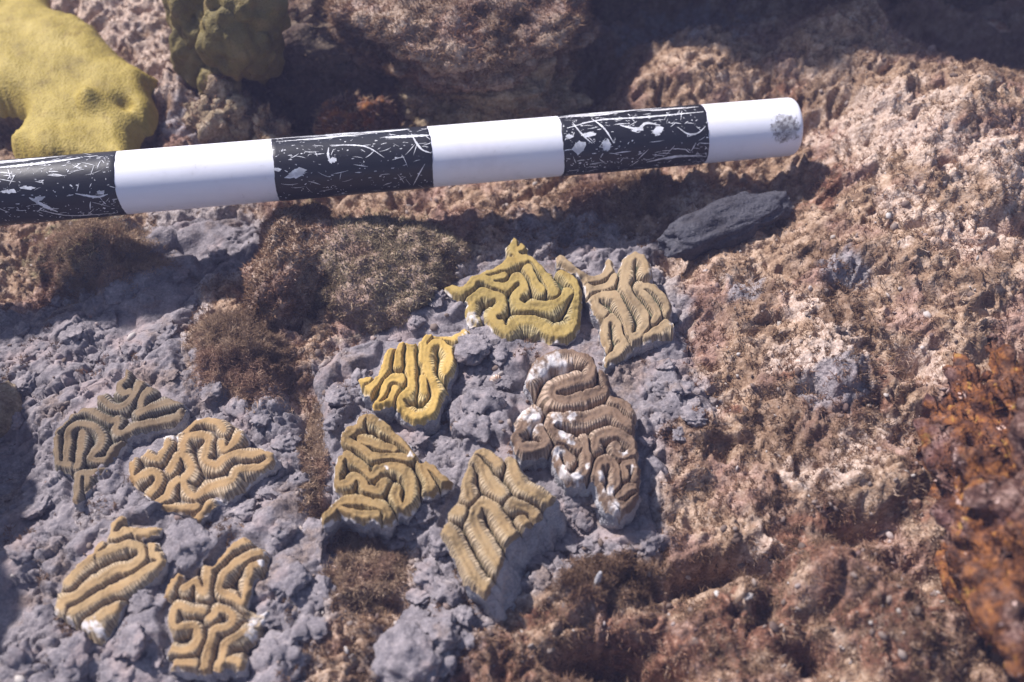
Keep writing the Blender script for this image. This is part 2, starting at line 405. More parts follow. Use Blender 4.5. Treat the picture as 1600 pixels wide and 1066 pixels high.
def macro(px, py):
    z = 0.022 * sstep(950, 1650, px) + 0.025 * sstep(350, -50, py)
    for b in HILLS: z = z + 0.01 * b[5] * gauss(px, py, b)
    return z

def chunk(x, y, scale, amp, seed, tilt=0.9, crack=0.5):
    wx = x + 0.22 / scale * fbm2(x * scale * 1.3, y * scale * 1.3, 3, seed + 3); wy = y + 0.22 / scale * fbm2(x * scale * 1.3 + 9, y * scale * 1.3, 3, seed + 4)
    f1, f2, a, b, ox, oy = worley2(wx * scale, wy * scale, seed)
    edge = sstep(0.0, 0.22, f2 - f1)
    return amp * ((a - 0.5) + tilt * ((a * 7 % 1 - 0.5) * ox + (b - 0.5) * oy) * 2 + crack * (edge - 1))

def seabed_z(x, y):
    px, py = PIX(x, y)
    z = macro(px, py)
    wx = x + 0.006 * fbm2(x * 45, y * 45, 2, 2); wy = y + 0.006 * fbm2(x * 45 + 5, y * 45, 2, 3)
    z = z + 0.0095 * fbm2(wx * 20, wy * 20, 4, 11)
    r = 1 - np.abs(fbm2(wx * 60, wy * 60, 3, 19)); z = z + 0.0042 * (r - 0.6)
    z = z + 0.0030 * fbm2(wx * 150, wy * 150, 3, 23, 0.6)
    pit = fbm2(wx * 42 + 3, wy * 42, 3, 29)
    z = z - 0.008 * sstep(0.28, 0.62, pit)
    f1, f2, a, b, ox, oy = worley2(wx * 170, wy * 170, 41)
    z = z + 0.0014 * (0.6 - f1) * (0.4 + a)
    return z

def patch_mask(x, y, poly):
    px, py = PIX(x, y)
    sd, _, _ = poly_sd(px, py, poly)
    return sd + 16 * fbm2(x * 45, y * 45, 4, 51)

def mortar_dz(x, y, sd, left):
    a = math.radians(32 if left else 12); c, s = math.cos(a), math.sin(a)
    u = x * c + y * s; v = -x * s + y * c
    z = 0.0085 * sstep(-6, 26, sd) - 0.004
    z = z + chunk(u * 0.55, v, 40, 0.0052 if left else 0.0058, 61, 1.0, 0.22)
    rough = 0.15 + 1.1 * sstep(-0.1, 0.4, fbm2(u * 13, v * 16, 3, 82))
    z = z + rough * chunk(u * 0.6, v, 110, 0.0017 if left else 0.0023, 67, 1.0, 0.3)
    z = z + 0.0055 * fbm2(u * 24, v * 36, 3, 71) + rough * 0.0013 * fbm2(u * 240, v * 330, 3, 75, 0.6)
    rg_ = np.abs(fbm2(u * 55, v * 95, 3, 79)); z = z - 0.0045 * sstep(0.16, 0.0, rg_) * sstep(-0.2, 0.3, fbm2(u * 14, v * 14, 2, 80))
    return z

# ------------------------------------------------------------------ seabed: one sheet, fine in view, coarse far out
def axis(lo, hi, step, far):
    core = np.arange(lo, hi + step * 0.5, step); out = []; d = step; v = hi
    while v < far: d *= 1.25; v += d; out.append(v)
    out2 = []; d = step; v = lo
    while v > -far: d *= 1.25; v -= d; out2.append(v)
    return np.concatenate([np.array(out2[::-1]), core, np.array(out)])
XS = axis(-0.47, 0.47, 0.0013, 30.0); YS = axis(-0.27, 0.44, 0.0013, 30.0)
GX, GY = np.meshgrid(XS, YS)
gx = GX.ravel(); gy = GY.ravel()
gz = seabed_z(gx, gy)
far = sstep(0.8, 3.0, np.hypot(gx, gy)); gz = gz * (1 - far)
sdl = patch_mask(gx, gy, LEFT_PATCH); sdm = patch_mask(gx, gy, MID_PATCH)
gz = gz - 0.008 * sstep(0, 25, np.maximum(sdl, sdm))
GZ = gz.reshape(GX.shape)

def grid_lookup(x, y):
    """seabed height by bilinear lookup"""
    i = np.clip(np.searchsorted(XS, x) - 1, 0, len(XS) - 2); j = np.clip(np.searchsorted(YS, y) - 1, 0, len(YS) - 2)
    fx = np.clip((x - XS[i]) / (XS[i+1] - XS[i]), 0, 1); fy = np.clip((y - YS[j]) / (YS[j+1] - YS[j]), 0, 1)
    return (GZ[j, i] * (1-fx) + GZ[j, i+1] * fx) * (1-fy) + (GZ[j+1, i] * (1-fx) + GZ[j+1, i+1] * fx) * fy

gpx, gpy = PIX(gx, gy)
nx, ny = len(XS), len(YS)
idx = np.arange(nx * ny).reshape(ny, nx)
quads = np.stack([idx[:-1, :-1], idx[:-1, 1:], idx[1:, 1:], idx[1:, :-1]], -1).reshape(-1, 4)
me = mesh_np('seabed', np.stack([gx, gy, gz], 1), quads)
fattr(me, 'red', blobs(gpx, gpy, RED, gx, gy)); fattr(me, 'moss', blobs(gpx, gpy, MOSS, gx, gy))
fattr(me, 'grey', np.maximum(blobs(gpx, gpy, GREYB, gx, gy), sstep(-25, 10, np.maximum(sdl, sdm) + 12 * fbm2(gx * 60, gy * 60, 3, 88))))
fattr(me, 'pale', 0.75 * blobs(gpx, gpy, PALE, gx, gy, 0.5))
o = obj('seabed', me, MAT_SEABED); o['kind'] = 'structure'

# ------------------------------------------------------------------ traced outlines and ridge lines of the coral fragments
def tr(lst, ox, oy, s): return [(ox + x / s, oy + y / s) for x, y in lst]
Z1 = (680, 350, 4.0); Z2 = (540, 490, 5.609); Z3 = (780, 520, 3.552); Z4 = (480, 620, 4.844); Z5 = (670, 680, 3.809); Z6 = (60, 560, 3.8075); Z7 = (60, 780, 3.7275)
SPECS = [
 dict(seed=101, groove=0.07, view=Z1, mat='yellow', width=18.5, relief=0.0075, lift=0.0155, tilt=(0.0, -0.05), period=4.0, depth=0.026, flare=-0.002, edge=0.45,
  label='olive yellow brain coral with a spiky top corner, topmost in the middle group',
  outline=[(50,380),(110,355),(165,375),(215,305),(280,285),(370,250),(435,200),(440,130),(470,70),(490,50),(515,75),(560,95),(578,130),(570,165),(625,185),(660,225),(690,260),(715,285),(750,275),(790,258),(830,262),(870,295),(905,335),(925,390),(920,460),(915,560),(905,640),(870,690),(800,715),(720,715),(650,690),(590,715),(520,735),(470,735),(420,700),(360,655),(320,610),(270,630),(215,620),(185,570),(185,520),(205,480),(150,455),(95,430),(60,400)],
  ridges=[[(75,390),(140,405),(205,385),(245,335),(310,325),(360,365),(430,380),(490,350),(535,340),(550,380),(515,430),(510,480),(550,510),(620,510),(690,510),(740,490),(800,450),(850,420)],
   [(250,315),(330,290),(420,260),(490,220),(560,205),(610,210),(650,265),(690,330),(720,390),(750,430)],
   [(800,290),(840,320),(880,380),(890,450),(885,540),(870,620),(800,665),(720,665),(660,620),(600,595),(520,600),(450,650),(390,620),(360,570),(390,530),(410,480),(385,440),(320,425),(260,440),(225,490),(220,560),(235,610)],
   [(490,75),(495,130),(505,180),(535,205)],[(500,160),(555,125)],[(585,265),(620,340),(665,400)],[(340,335),(420,320)]],
  bleach=[(225,590,55),(615,195,22),(745,285,15)]),
 dict(seed=102, groove=0.07, view=Z1, mat='tan', width=15.5, relief=0.006, lift=0.0215, tilt=(0.02, -0.08), period=4.0, depth=0.032, lean=(0.002, -0.002), edge=0.5,
  label='pale tan brain coral with a sheer grey lower side, upper right of the middle group',
  outline=[(755,180),(790,165),(830,195),(880,240),(930,280),(990,300),(1040,290),(1060,230),(1090,200),(1120,215),(1125,270),(1150,250),(1180,190),(1240,145),(1310,165),(1345,210),(1355,260),(1365,300),(1340,330),(1300,345),(1360,350),(1420,385),(1460,430),(1485,480),(1485,540),(1460,570),(1490,600),(1500,650),(1490,690),(1420,700),(1330,720),(1260,740),(1220,780),(1180,830),(1110,860),(1065,870),(1050,830),(1075,790),(1045,730),(1030,660),(1035,600),(990,540),(975,480),(945,440),(925,350),(880,290),(800,260),(760,240)],
  ridges=[[(785,200),(830,235),(880,290),(920,330),(960,345),(1010,335),(1070,310),(1090,260),(1085,220)],[(935,380),(1000,400),(1080,375),(1110,330)],
   [(1320,290),(1320,230),(1260,190),(1205,230),(1190,300),(1185,370),(1220,440),(1270,500),(1310,560),(1320,620),(1280,680),(1230,700)],
   [(1455,540),(1440,480),(1390,410),(1330,385),(1280,395)],[(1300,420),(1345,480),(1390,545),(1370,600)],
   [(1050,560),(1005,500),(1010,450),(1070,430),(1130,450),(1160,510),(1190,590),(1210,680)],
   [(1070,760),(1055,690),(1060,620),(1100,590),(1145,620),(1160,690),(1180,740),(1130,800),(1080,840)],[(1320,690),(1390,650),(1440,615),(1480,610)]],
  bleach=[(1350,295,22),(1485,610,22),(1050,850,18),(790,175,16)]),
 dict(seed=103, groove=0.07, view=Z2, mat='bright', width=14, relief=0.006, lift=0.0135, tilt=(0.0, -0.03), period=4.0, depth=0.022, flare=0.001, edge=0.35,
  label='small bright golden yellow brain coral with a white tipped corner spur',
  outline=[(105,555),(160,530),(260,510),(300,470),(320,380),(340,300),(400,275),(430,285),(460,230),(520,215),(590,240),(640,215),(690,150),(750,145),(820,170),(940,175),(990,140),(1040,85),(1080,120),(1110,180),(1095,250),(1050,280),(1010,260),(985,250),(960,300),(975,400),(960,480),(910,540),(880,600),(900,650),(850,720),(820,830),(790,890),(700,930),(600,950),(520,910),(450,830),(430,780),(360,800),(280,815),(235,800),(230,750),(290,680),(220,710),(160,680),(120,610)],
  ridges=[[(400,290),(375,350),(350,440),(320,520),(260,590),(200,650)],[(130,570),(200,570)],[(260,780),(320,690),(360,600),(420,565),(490,560)],[(310,790),(385,750),(430,650)],
   [(480,250),(460,340),(455,430)],
   [(560,250),(570,400),(570,550),(580,640),(540,690),(480,740),(500,830),(590,890),(690,890),(760,830),(790,740),(780,640),(740,560),(710,450),(710,330),(760,250),(830,240),(890,300),(910,390),(880,490)],
   [(730,185),(690,250),(685,400)],[(690,560),(690,680)],[(1060,130),(1000,180),(900,200),(800,190)]],
  bleach=[(1070,210,75),(300,520,20),(700,160,25),(560,230,30),(770,830,28),(920,360,22)]),
 dict(seed=104, view=Z3, mat='brown', width=16.5, relief=0.009, lift=0.0165, tilt=(0.0, -0.04), period=4.0, depth=0.028, edge=0.3,
  label='large brown brain coral with bleached white scars, rightmost of the middle group',
  outline=[(145,235),(160,180),(200,130),(260,85),(330,70),(400,65),(470,85),(520,110),(545,150),(560,180),(600,200),(620,260),(625,330),(690,340),(740,380),(770,430),(760,500),(755,560),(775,610),(780,650),(770,690),(790,740),(785,810),(780,900),(750,950),(700,990),(640,995),(590,960),(560,890),(545,830),(515,800),(490,800),(430,830),(380,820),(340,770),(300,700),(285,650),(200,670),(130,680),(90,650),(75,600),(60,545),(100,500),(80,460),(110,410),(170,380),(200,340),(190,310),(150,270)],
  ridges=[[(165,240),(200,180),(250,125),(330,95),(420,90),(490,120),(520,170),(500,230),(430,260),(350,280),(305,310),(310,350),(370,370),(460,350),(540,325),(590,310),(600,260),(575,200)],
   [(740,520),(690,480),(640,440),(590,430),(540,450),(460,470),(380,465),(310,480),(290,520),(330,570),(400,610),(450,620)],
   [(475,600),(485,670),(485,740),(440,790),(380,800),(340,740),(320,670),(350,640),(390,690)],
   [(90,560),(110,620),(170,640),(240,620),(260,580),(230,530)],[(100,540),(150,490),(190,450)],
   [(530,620),(545,570),(610,550),(680,560),(740,600),(750,640),(700,680),(660,670),(650,620)],
   [(535,840),(540,760),(570,710),(630,710),(660,760),(650,830),(620,880),(650,930),(700,960)],[(540,840),(590,900),(640,970)],
   [(700,790),(690,730),(740,710),(770,750),(760,810)],[(660,900),(710,860),(770,850),(775,900),(720,950)],[(640,360),(690,380),(730,410)]],
  bleach=[(300,150,55),(240,200,60),(360,170,50),(170,230,40),(200,460,60),(130,430,55),(190,520,35),(320,470,40),(400,460,32),(360,560,38),(400,600,28),(330,660,38),(360,760,45),(430,800,45),(490,740,22),(570,790,35),(610,870,38),(640,960,45),(690,660,28),(740,740,22)]),
 dict(seed=105, view=Z4, mat='olive', width=17.5, relief=0.009, lift=0.017, tilt=(0.0, -0.03), period=4.0, depth=0.024, flare=-0.003, edge=0.7,
  label='mustard brain coral with deep wavy grooves and a pointed right corner',
  outline=[(90,880),(150,820),(190,770),(260,715),(200,690),(175,630),(190,540),(210,440),(250,395),(280,380),(240,330),(240,270),(270,215),(340,185),(380,120),(430,100),(480,95),(550,130),(620,180),(700,260),(770,330),(830,410),(860,470),(900,455),(960,490),(1040,560),(1110,610),(1115,650),(1060,665),(1010,680),(940,730),(880,735),(830,790),(740,880),(690,860),(640,940),(570,945),(500,920),(420,930),(330,910),(240,870),(170,930),(110,955)],
  ridges=[[(270,300),(310,320),(390,360),(480,420),(560,440),(650,440),(740,450),(790,430),(770,370),(700,310),(620,250),(540,190),(480,150)],[(310,280),(370,200),(420,140)],[(400,325),(480,345),(560,375),(650,395)],
   [(230,650),(215,560),(240,470),(300,440),(370,490),(440,550),(480,590),(540,540),(620,510),(700,520),(760,580),(780,660),(760,750),(720,820),(680,760),(680,700)],[(230,650),(300,640),(370,600),(420,620),(450,680),(520,690),(570,650)],
   [(110,920),(180,860),(240,800),(330,780),(430,780),(530,810),(600,860),(610,910)],[(240,830),(330,865),(430,885),(520,880)],
   [(870,500),(900,560),(930,640),(930,690)],[(870,490),(940,540),(1020,600),(1090,640)]],
  bleach=[(210,760,40),(170,810,30),(480,110,30),(560,150,25),(270,240,26),(780,440,28),(600,520,25)]),
 dict(seed=106, view=Z5, mat='ochre', width=16, relief=0.0065, lift=0.022, tilt=(0.02, -0.02), period=4.0, depth=0.030, lean=(0.010, -0.006), edge=0.2,
  label='ochre brain coral with a thick grey cut side, lowest of the middle group',
  outline=[(290,60),(340,55),(390,80),(440,110),(480,105),(520,120),(560,190),(620,250),(700,290),(760,350),(745,385),(690,420),(680,480),(610,525),(560,560),(500,610),(455,650),(450,730),(420,800),(390,860),(340,960),(270,910),(200,850),(170,760),(110,650),(65,570),(100,500),(115,440),(180,340),(200,230),(240,120)],
  ridges=[[(500,140),(510,220),(560,300),(640,350),(710,380)],[(300,90),(360,120),(410,165)],[(290,140),(330,200),(370,280),(430,335)],[(240,210),(225,280),(245,360)],[(155,440),(190,450)],
   [(410,760),(370,700),(320,610),(280,540),(270,470),(310,410),(370,420),(420,480),(470,560),(510,600)],[(500,410),(580,430),(630,475)],[(560,500),(580,520)],[(100,550),(150,600),(190,680),(240,780),(290,860),(340,900)]],
  bleach=[(430,330,14),(250,370,14),(330,480,10)]),
 dict(seed=107, view=Z6, mat='dull', width=10.5, relief=0.0042, lift=0.0075, tilt=(0.02, 0.0), period=4.0, depth=0.02, flare=0.003, groove=0.08, edge=0.1,
  label='dull olive brown brain coral, farthest back of the four on the left',
  outline=[(85,430),(130,380),(190,320),(260,285),(330,275),(345,210),(390,190),(450,185),(465,130),(505,100),(510,40),(550,75),(600,110),(660,150),(730,190),(800,230),(850,250),(870,300),(850,350),(800,390),(700,410),(600,430),(520,460),(500,510),(460,560),(420,610),(400,660),(350,690),(330,740),(280,780),(250,830),(220,860),(195,840),(200,700),(170,670),(85,650),(75,560),(80,470)],
  ridges=[[(105,420),(150,370),(210,310),(290,300),(370,340),(440,370),(470,360)],[(100,470),(105,560),(120,620),(180,630)],[(160,600),(170,500),(190,410),(270,390),(340,410),(370,450),(370,510),(330,560),(310,600),(400,600),(440,550),(500,510)],[(230,640),(250,540),(260,440)],
   [(470,370),(460,430),(500,440),(580,400),(680,380),(790,360),(850,320)],[(360,220),(400,260),(460,290),(520,270),(570,210),(610,130)],[(520,60),(500,130),(480,160),(500,200),(540,200)],[(590,320),(640,300),(730,270),(820,245)],[(610,280),(620,220),(660,180)],
   [(215,840),(230,760),(240,690),(300,680),(390,665)],[(290,700),(290,770)]]),
 dict(seed=108, view=Z6, mat='thin', width=11.5, relief=0.0046, lift=0.0125, tilt=(0.03, -0.02), period=4.0, depth=0.022, groove=0.06, edge=0.5,
  label='wedge shaped brain coral with thin orange ridges over pale grooves, at left',
  outline=[(530,600),(560,570),(620,560),(640,530),(730,520),(740,470),(720,440),(780,420),(850,420),(880,380),(950,345),(1020,330),(1100,345),(1170,380),(1230,430),(1250,470),(1220,500),(1280,505),(1340,525),(1400,560),(1415,600),(1390,640),(1320,680),(1250,720),(1180,780),(1110,820),(1030,880),(980,940),(930,1000),(890,1000),(880,970),(920,920),(870,915),(780,900),(700,880),(680,850),(640,820),(600,780),(560,745),(530,710),(525,650)],
  ridges=[[(560,590),(550,650),(560,720),(620,690),(680,670),(715,700),(700,760),(650,810)],[(630,560),(680,590),(720,590),(740,540),(770,500)],
   [(780,660),(810,620),(840,570),(880,590),(910,640),(890,690),(860,720),(880,780),(930,815),(980,790),(1020,760),(1090,740),(1150,720),(1190,660),(1260,650),(1330,640),(1390,590)],[(690,860),(760,820),(790,760),(830,720)],[(690,870),(780,890),(860,890),(940,880)],
   [(860,540),(860,500),(890,460),(960,455),(1010,470),(1000,540),(990,600),(1050,630),(1110,590),(1170,560),(1260,570),(1340,550),(1370,570)],[(880,430),(920,380),(1000,360),(1070,380),(1100,420)],[(1090,500),(1110,540),(1160,500),(1190,450)],[(900,990),(960,930),(1020,870)]],
  bleach=[(770,435,40),(800,460,30),(1060,830,35),(1230,450,25),(950,345,20),(700,680,16)]),
 dict(seed=109, view=Z7, mat='sandy', width=13.5, relief=0.0042, lift=0.009, tilt=(0.02, -0.05), period=4.0, depth=0.022, groove=0.06, edge=0.3,
  label='sandy orange brain coral with long parallel ridges and a white broken end, lower left',
  outline=[(75,650),(110,520),(150,440),(210,370),(300,300),(340,230),(390,220),(400,160),(430,110),(470,80),(510,95),(500,140),(560,150),(640,150),(720,155),(700,190),(620,215),(580,230),(640,235),(690,240),(720,300),(745,360),(690,420),(630,470),(560,540),(490,610),(460,680),(400,760),(350,830),(290,810),(230,750),(150,700)],
  ridges=[[(485,95),(440,130),(420,190),(470,200),(540,170),(600,195),(690,165)],[(170,480),(230,400),(300,330),(350,270)],[(350,320),(430,290),(520,260),(590,280),(600,340),(540,390),(450,410),(380,450),(300,500),(220,560),(150,590),(130,620)],
   [(200,650),(290,600),(380,550),(470,510),(560,450),(640,400),(720,365)],[(660,260),(660,310),(700,340)],[(310,720),(380,660),(460,630)]],
  bleach=[(85,650,35),(170,710,30),(270,740,45),(320,720,35),(350,760,40)]),
 dict(seed=110, view=Z7, mat='thin', width=12, relief=0.005, lift=0.0095, tilt=(0.0, -0.02), period=4.0, depth=0.022, groove=0.06, edge=0.3,
  label='brain coral with curling thin orange ridges, nearest of the four on the left',
  outline=[(720,570),(740,500),(800,410),(840,430),(830,480),(900,440),(950,360),(1010,380),(1080,300),(1130,230),(1190,205),(1240,240),(1300,270),(1340,310),(1330,350),(1310,440),(1250,460),(1230,540),(1210,630),(1260,640),(1340,600),(1330,680),(1300,720),(1280,800),(1200,860),(1210,930),(1190,990),(1140,990),(1090,960),(1060,1000),(1010,990),(960,1010),(900,1000),(830,990),(750,990),(780,930),(720,905),(750,860),(770,800),(740,720),(745,640),(770,590)],
  ridges=[[(735,560),(770,490),(815,430)],[(850,520),(910,480),(960,540),(980,460),(990,400),(1060,340),(1130,270),(1210,230)],[(1320,310),(1240,320),(1160,360),(1090,420),(1060,490),(1060,530),(1130,570),(1190,600),(1210,540),(1220,470)],[(1230,440),(1240,390),(1290,370)],
   [(960,650),(880,640),(810,620),(780,660),(790,740),(850,740),(910,740),(930,800),(900,860),(840,880),(770,870)],[(1000,690),(1050,640),(1110,650),(1130,700),(1100,740),(1030,760),(1000,830),(980,900),(960,990)],[(1040,990),(1070,920),(1090,840),(1150,800),(1200,770)],[(1110,930),(1160,940),(1180,970)],[(780,950),(840,950),(910,950)]],
  bleach=[(1320,310,25),(1290,370,28),(1300,640,50),(1310,690,40),(1240,780,45),(1240,700,40),(730,900,20),(800,990,22)]),
]

# ------------------------------------------------------------------ mortar patches
def mortar_patch(poly, left, label):
    poly = np.asarray(poly, float)
    w = P(poly[:, 0], poly[:, 1], np.zeros(len(poly)))
    st = 0.00105
    xs = np.arange(max(w[:, 0].min() - 0.02, -0.46), w[:, 0].max() + 0.02, st); ys = np.arange(max(w[:, 1].min() - 0.02, -0.27), w[:, 1].max() + 0.02, st)
    X, Y = np.meshgrid(xs, ys); x = X.ravel(); y = Y.ravel()
    sd = patch_mask(x, y, poly)
    px, py = PIX(x, y)
    base = macro(px, py) + 0.0020 * fbm2(x * 24, y * 24, 4, 11)
    z = base + mortar_dz(x, y, sd, left)
    for sp in SPECS:                                     # bedded flat under each coral piece
        pl = np.array(tr(sp['outline'], *sp['view']))
        nb = (px > pl[:, 0].min() - 20) & (px < pl[:, 0].max() + 20) & (py > pl[:, 1].min() - 20) & (py < pl[:, 1].max() + 20)
        if nb.any():
            ins, _, _ = poly_sd(px[nb], py[nb] - 8, pl); zn = z[nb]; lim = base[nb] + 0.0015
            z[nb] = np.where(zn > lim, zn + (lim - zn) * sstep(-6, 4, ins), zn)
    keep = (sd > -14).reshape(X.shape)
    ii = np.arange(X.size).reshape(X.shape)
    fk = keep[:-1, :-1] & keep[1:, :-1] & keep[:-1, 1:] & keep[1:, 1:]
    q = np.stack([ii[:-1, :-1], ii[:-1, 1:], ii[1:, 1:], ii[1:, :-1]], -1)[fk]
    used = np.zeros(X.size, bool); used[q.ravel()] = True
    remap = np.cumsum(used) - 1
    z = z - 0.02 * sstep(-2, -14, sd)
    cx, cy = x[used].mean(), y[used].mean(); cz = 0.0
    root = empty('mortar_patch', (cx, cy, cz), label, 'mortar')
    v = np.stack([x[used] - cx, y[used] - cy, z[used] - cz], 1)
    obj('mortar_bed', mesh_np('mortar_bed', v, remap[q]), MAT_MORTAR, root)
    zz = np.where(keep, z.reshape(X.shape), -1.0)
    def look(xq, yq):
        i = np.clip(((xq - xs[0]) / st).astype(int), 0, len(xs) - 1); j = np.clip(((yq - ys[0]) / st).astype(int), 0, len(ys) - 1)
        inr = (xq >= xs[0]) & (xq <= xs[-1]) & (yq >= ys[0]) & (yq <= ys[-1])
        return np.where(inr, zz[j, i], -1.0)
    return root, look
LEFT_ROOT, look_left = mortar_patch(LEFT_PATCH, True, 'wide crumbled grey mortar bed under the four coral pieces at left')
MID_ROOT, look_mid = mortar_patch(MID_PATCH, False, 'crumbled grey mortar bed under the six coral pieces in the middle')

def surf(x, y):
    x = np.atleast_1d(np.asarray(x, float)); y = np.atleast_1d(np.asarray(y, float))
    return np.maximum(np.maximum(grid_lookup(x, y), look_left(x, y)), look_mid(x, y))

def at(px, py):
    """surface point seen at a photo pixel"""
    z = 0.0
    for _ in range(6):
        p = P(np.array([px]), np.array([py]), np.array([z]))[0]; z = 0.5 * z + 0.5 * float(surf(p[0], p[1])[0])
    return P(np.array([px]), np.array([py]), np.array([z]))[0]

# mortar lumps: parts of the beds
def lump_mesh(seed, sub=3):
    v, f = ico(sub); rng = np.random.default_rng(seed)
    d = 1 + 0.42 * fbm3(v * 1.6 + seed * 3.1, 3, seed)
    w = v * d[:, None]
    for k in range(7):                                  # broken facets
        n = rng.normal(size=3); n /= np.linalg.norm(n); c = rng.uniform(0.55, 0.85)
        e = w @ n - c; w = w - np.outer(np.clip(e, 0, None) * 0.85, n)
    vn = normals(w, f); w = w + vn * (0.16 * fbm3(w * 5 + seed, 3, seed + 50, 0.7) - 0.10 * np.clip(fbm3(w * 3.1 + 7, 2, seed + 60), 0, 1))[:, None]
    return mesh_np('lump', w, None, f)
LUMPS = [lump_mesh(s, 4) for s in range(8)]
def lump(root, px, py, r, seed, name='lump', sink=0.25, flat=0.75, asp=1.0):
    rng = random.Random(seed * 13 + 1)
    p = at(px, py); rad = r * DIST / FPX * 1.05
    o = obj(name, LUMPS[seed % 8], MAT_MORTAR, root)
    o.location = (p[0] - root.location[0], p[1] - root.location[1], p[2] + rad * flat * (0.55 - sink) - root.location[2])
    o.scale = (rad * asp, rad, rad * flat)
    o.rotation_euler = (rng.uniform(-.4, .4), rng.uniform(-.4, .4), rng.uniform(0, 6.3) if asp == 1 else rng.uniform(-.2, .9))
    return o
left_lumps = [(190, 455, 27), (232, 470, 16), (170, 505, 20), (280, 430, 18), (120, 520, 24), (300, 480, 20), (255, 520, 22), (210, 545, 18), (330, 610, 18), (370, 640, 22), (410, 655, 18),
    (60, 545, 22), (30, 520, 16), (45, 600, 20), (445, 690, 20), (460, 760, 26), (480, 850, 34), (440, 830, 20), (455, 905, 30), (500, 930, 26), (430, 960, 32), (480, 985, 28), (430, 1030, 36), (380, 1055, 22), (60, 790, 26), (40, 860, 24), (60, 980, 30), (110, 1030, 34), (180, 1045, 26), (30, 1040, 30),
    (290, 860, 38), (225, 940, 30), (205, 1000, 24), (240, 1030, 18), (420, 770, 24), (380, 800, 22), (20, 660, 18), (340, 400, 20), (370, 370, 16), (350, 430, 14), (450, 1000, 18), (310, 555, 18), (270, 585, 14), (150, 560, 14), (90, 470, 14)]
mid_lumps = [(640, 560, 14), (745, 545, 30), (780, 560, 20), (735, 590, 24), (760, 630, 32), (720, 640, 22), (745, 670, 26), (790, 600, 16), (700, 700, 22), (650, 690, 16), (560, 600, 22), (530, 620, 20), (520, 660, 14), (680, 470, 16), (650, 505, 14), (620, 530, 12),
    (1050, 640, 26), (1085, 655, 20), (1060, 610, 20), (1030, 660, 18), (1035, 610, 16), (1085, 630, 12), (1010, 690, 14), (1060, 680, 12), (910, 800, 26), (890, 770, 16), (940, 780, 18), (1010, 850, 20), (960, 860, 18), (1000, 820, 14), (880, 850, 24), (830, 880, 22), (920, 850, 20), (850, 910, 16),
    (690, 850, 22), (680, 900, 26), (700, 925, 24), (660, 930, 20), (710, 880, 16), (650, 970, 24), (690, 985, 26), (720, 960, 14), (725, 1000, 16), (640, 830, 16), (665, 800, 18), (620, 845, 20), (690, 1030, 24), (930, 385, 16), (850, 385, 20), (900, 410, 16), (700, 765, 14), (1040, 570, 14), (1050, 500, 12)]
for i, (a, b, r) in enumerate(left_lumps): lump(LEFT_ROOT, a, b, r * 0.92, i, sink=0.60, flat=0.58)
for i, (a, b, r) in enumerate(mid_lumps): lump(MID_ROOT, a, b, r * 0.95, i + 3, sink=0.50, flat=0.62)

# ------------------------------------------------------------------ brain coral fragments
def tr(lst, ox, oy, s): return [(ox + x / s, oy + y / s) for x, y in lst]

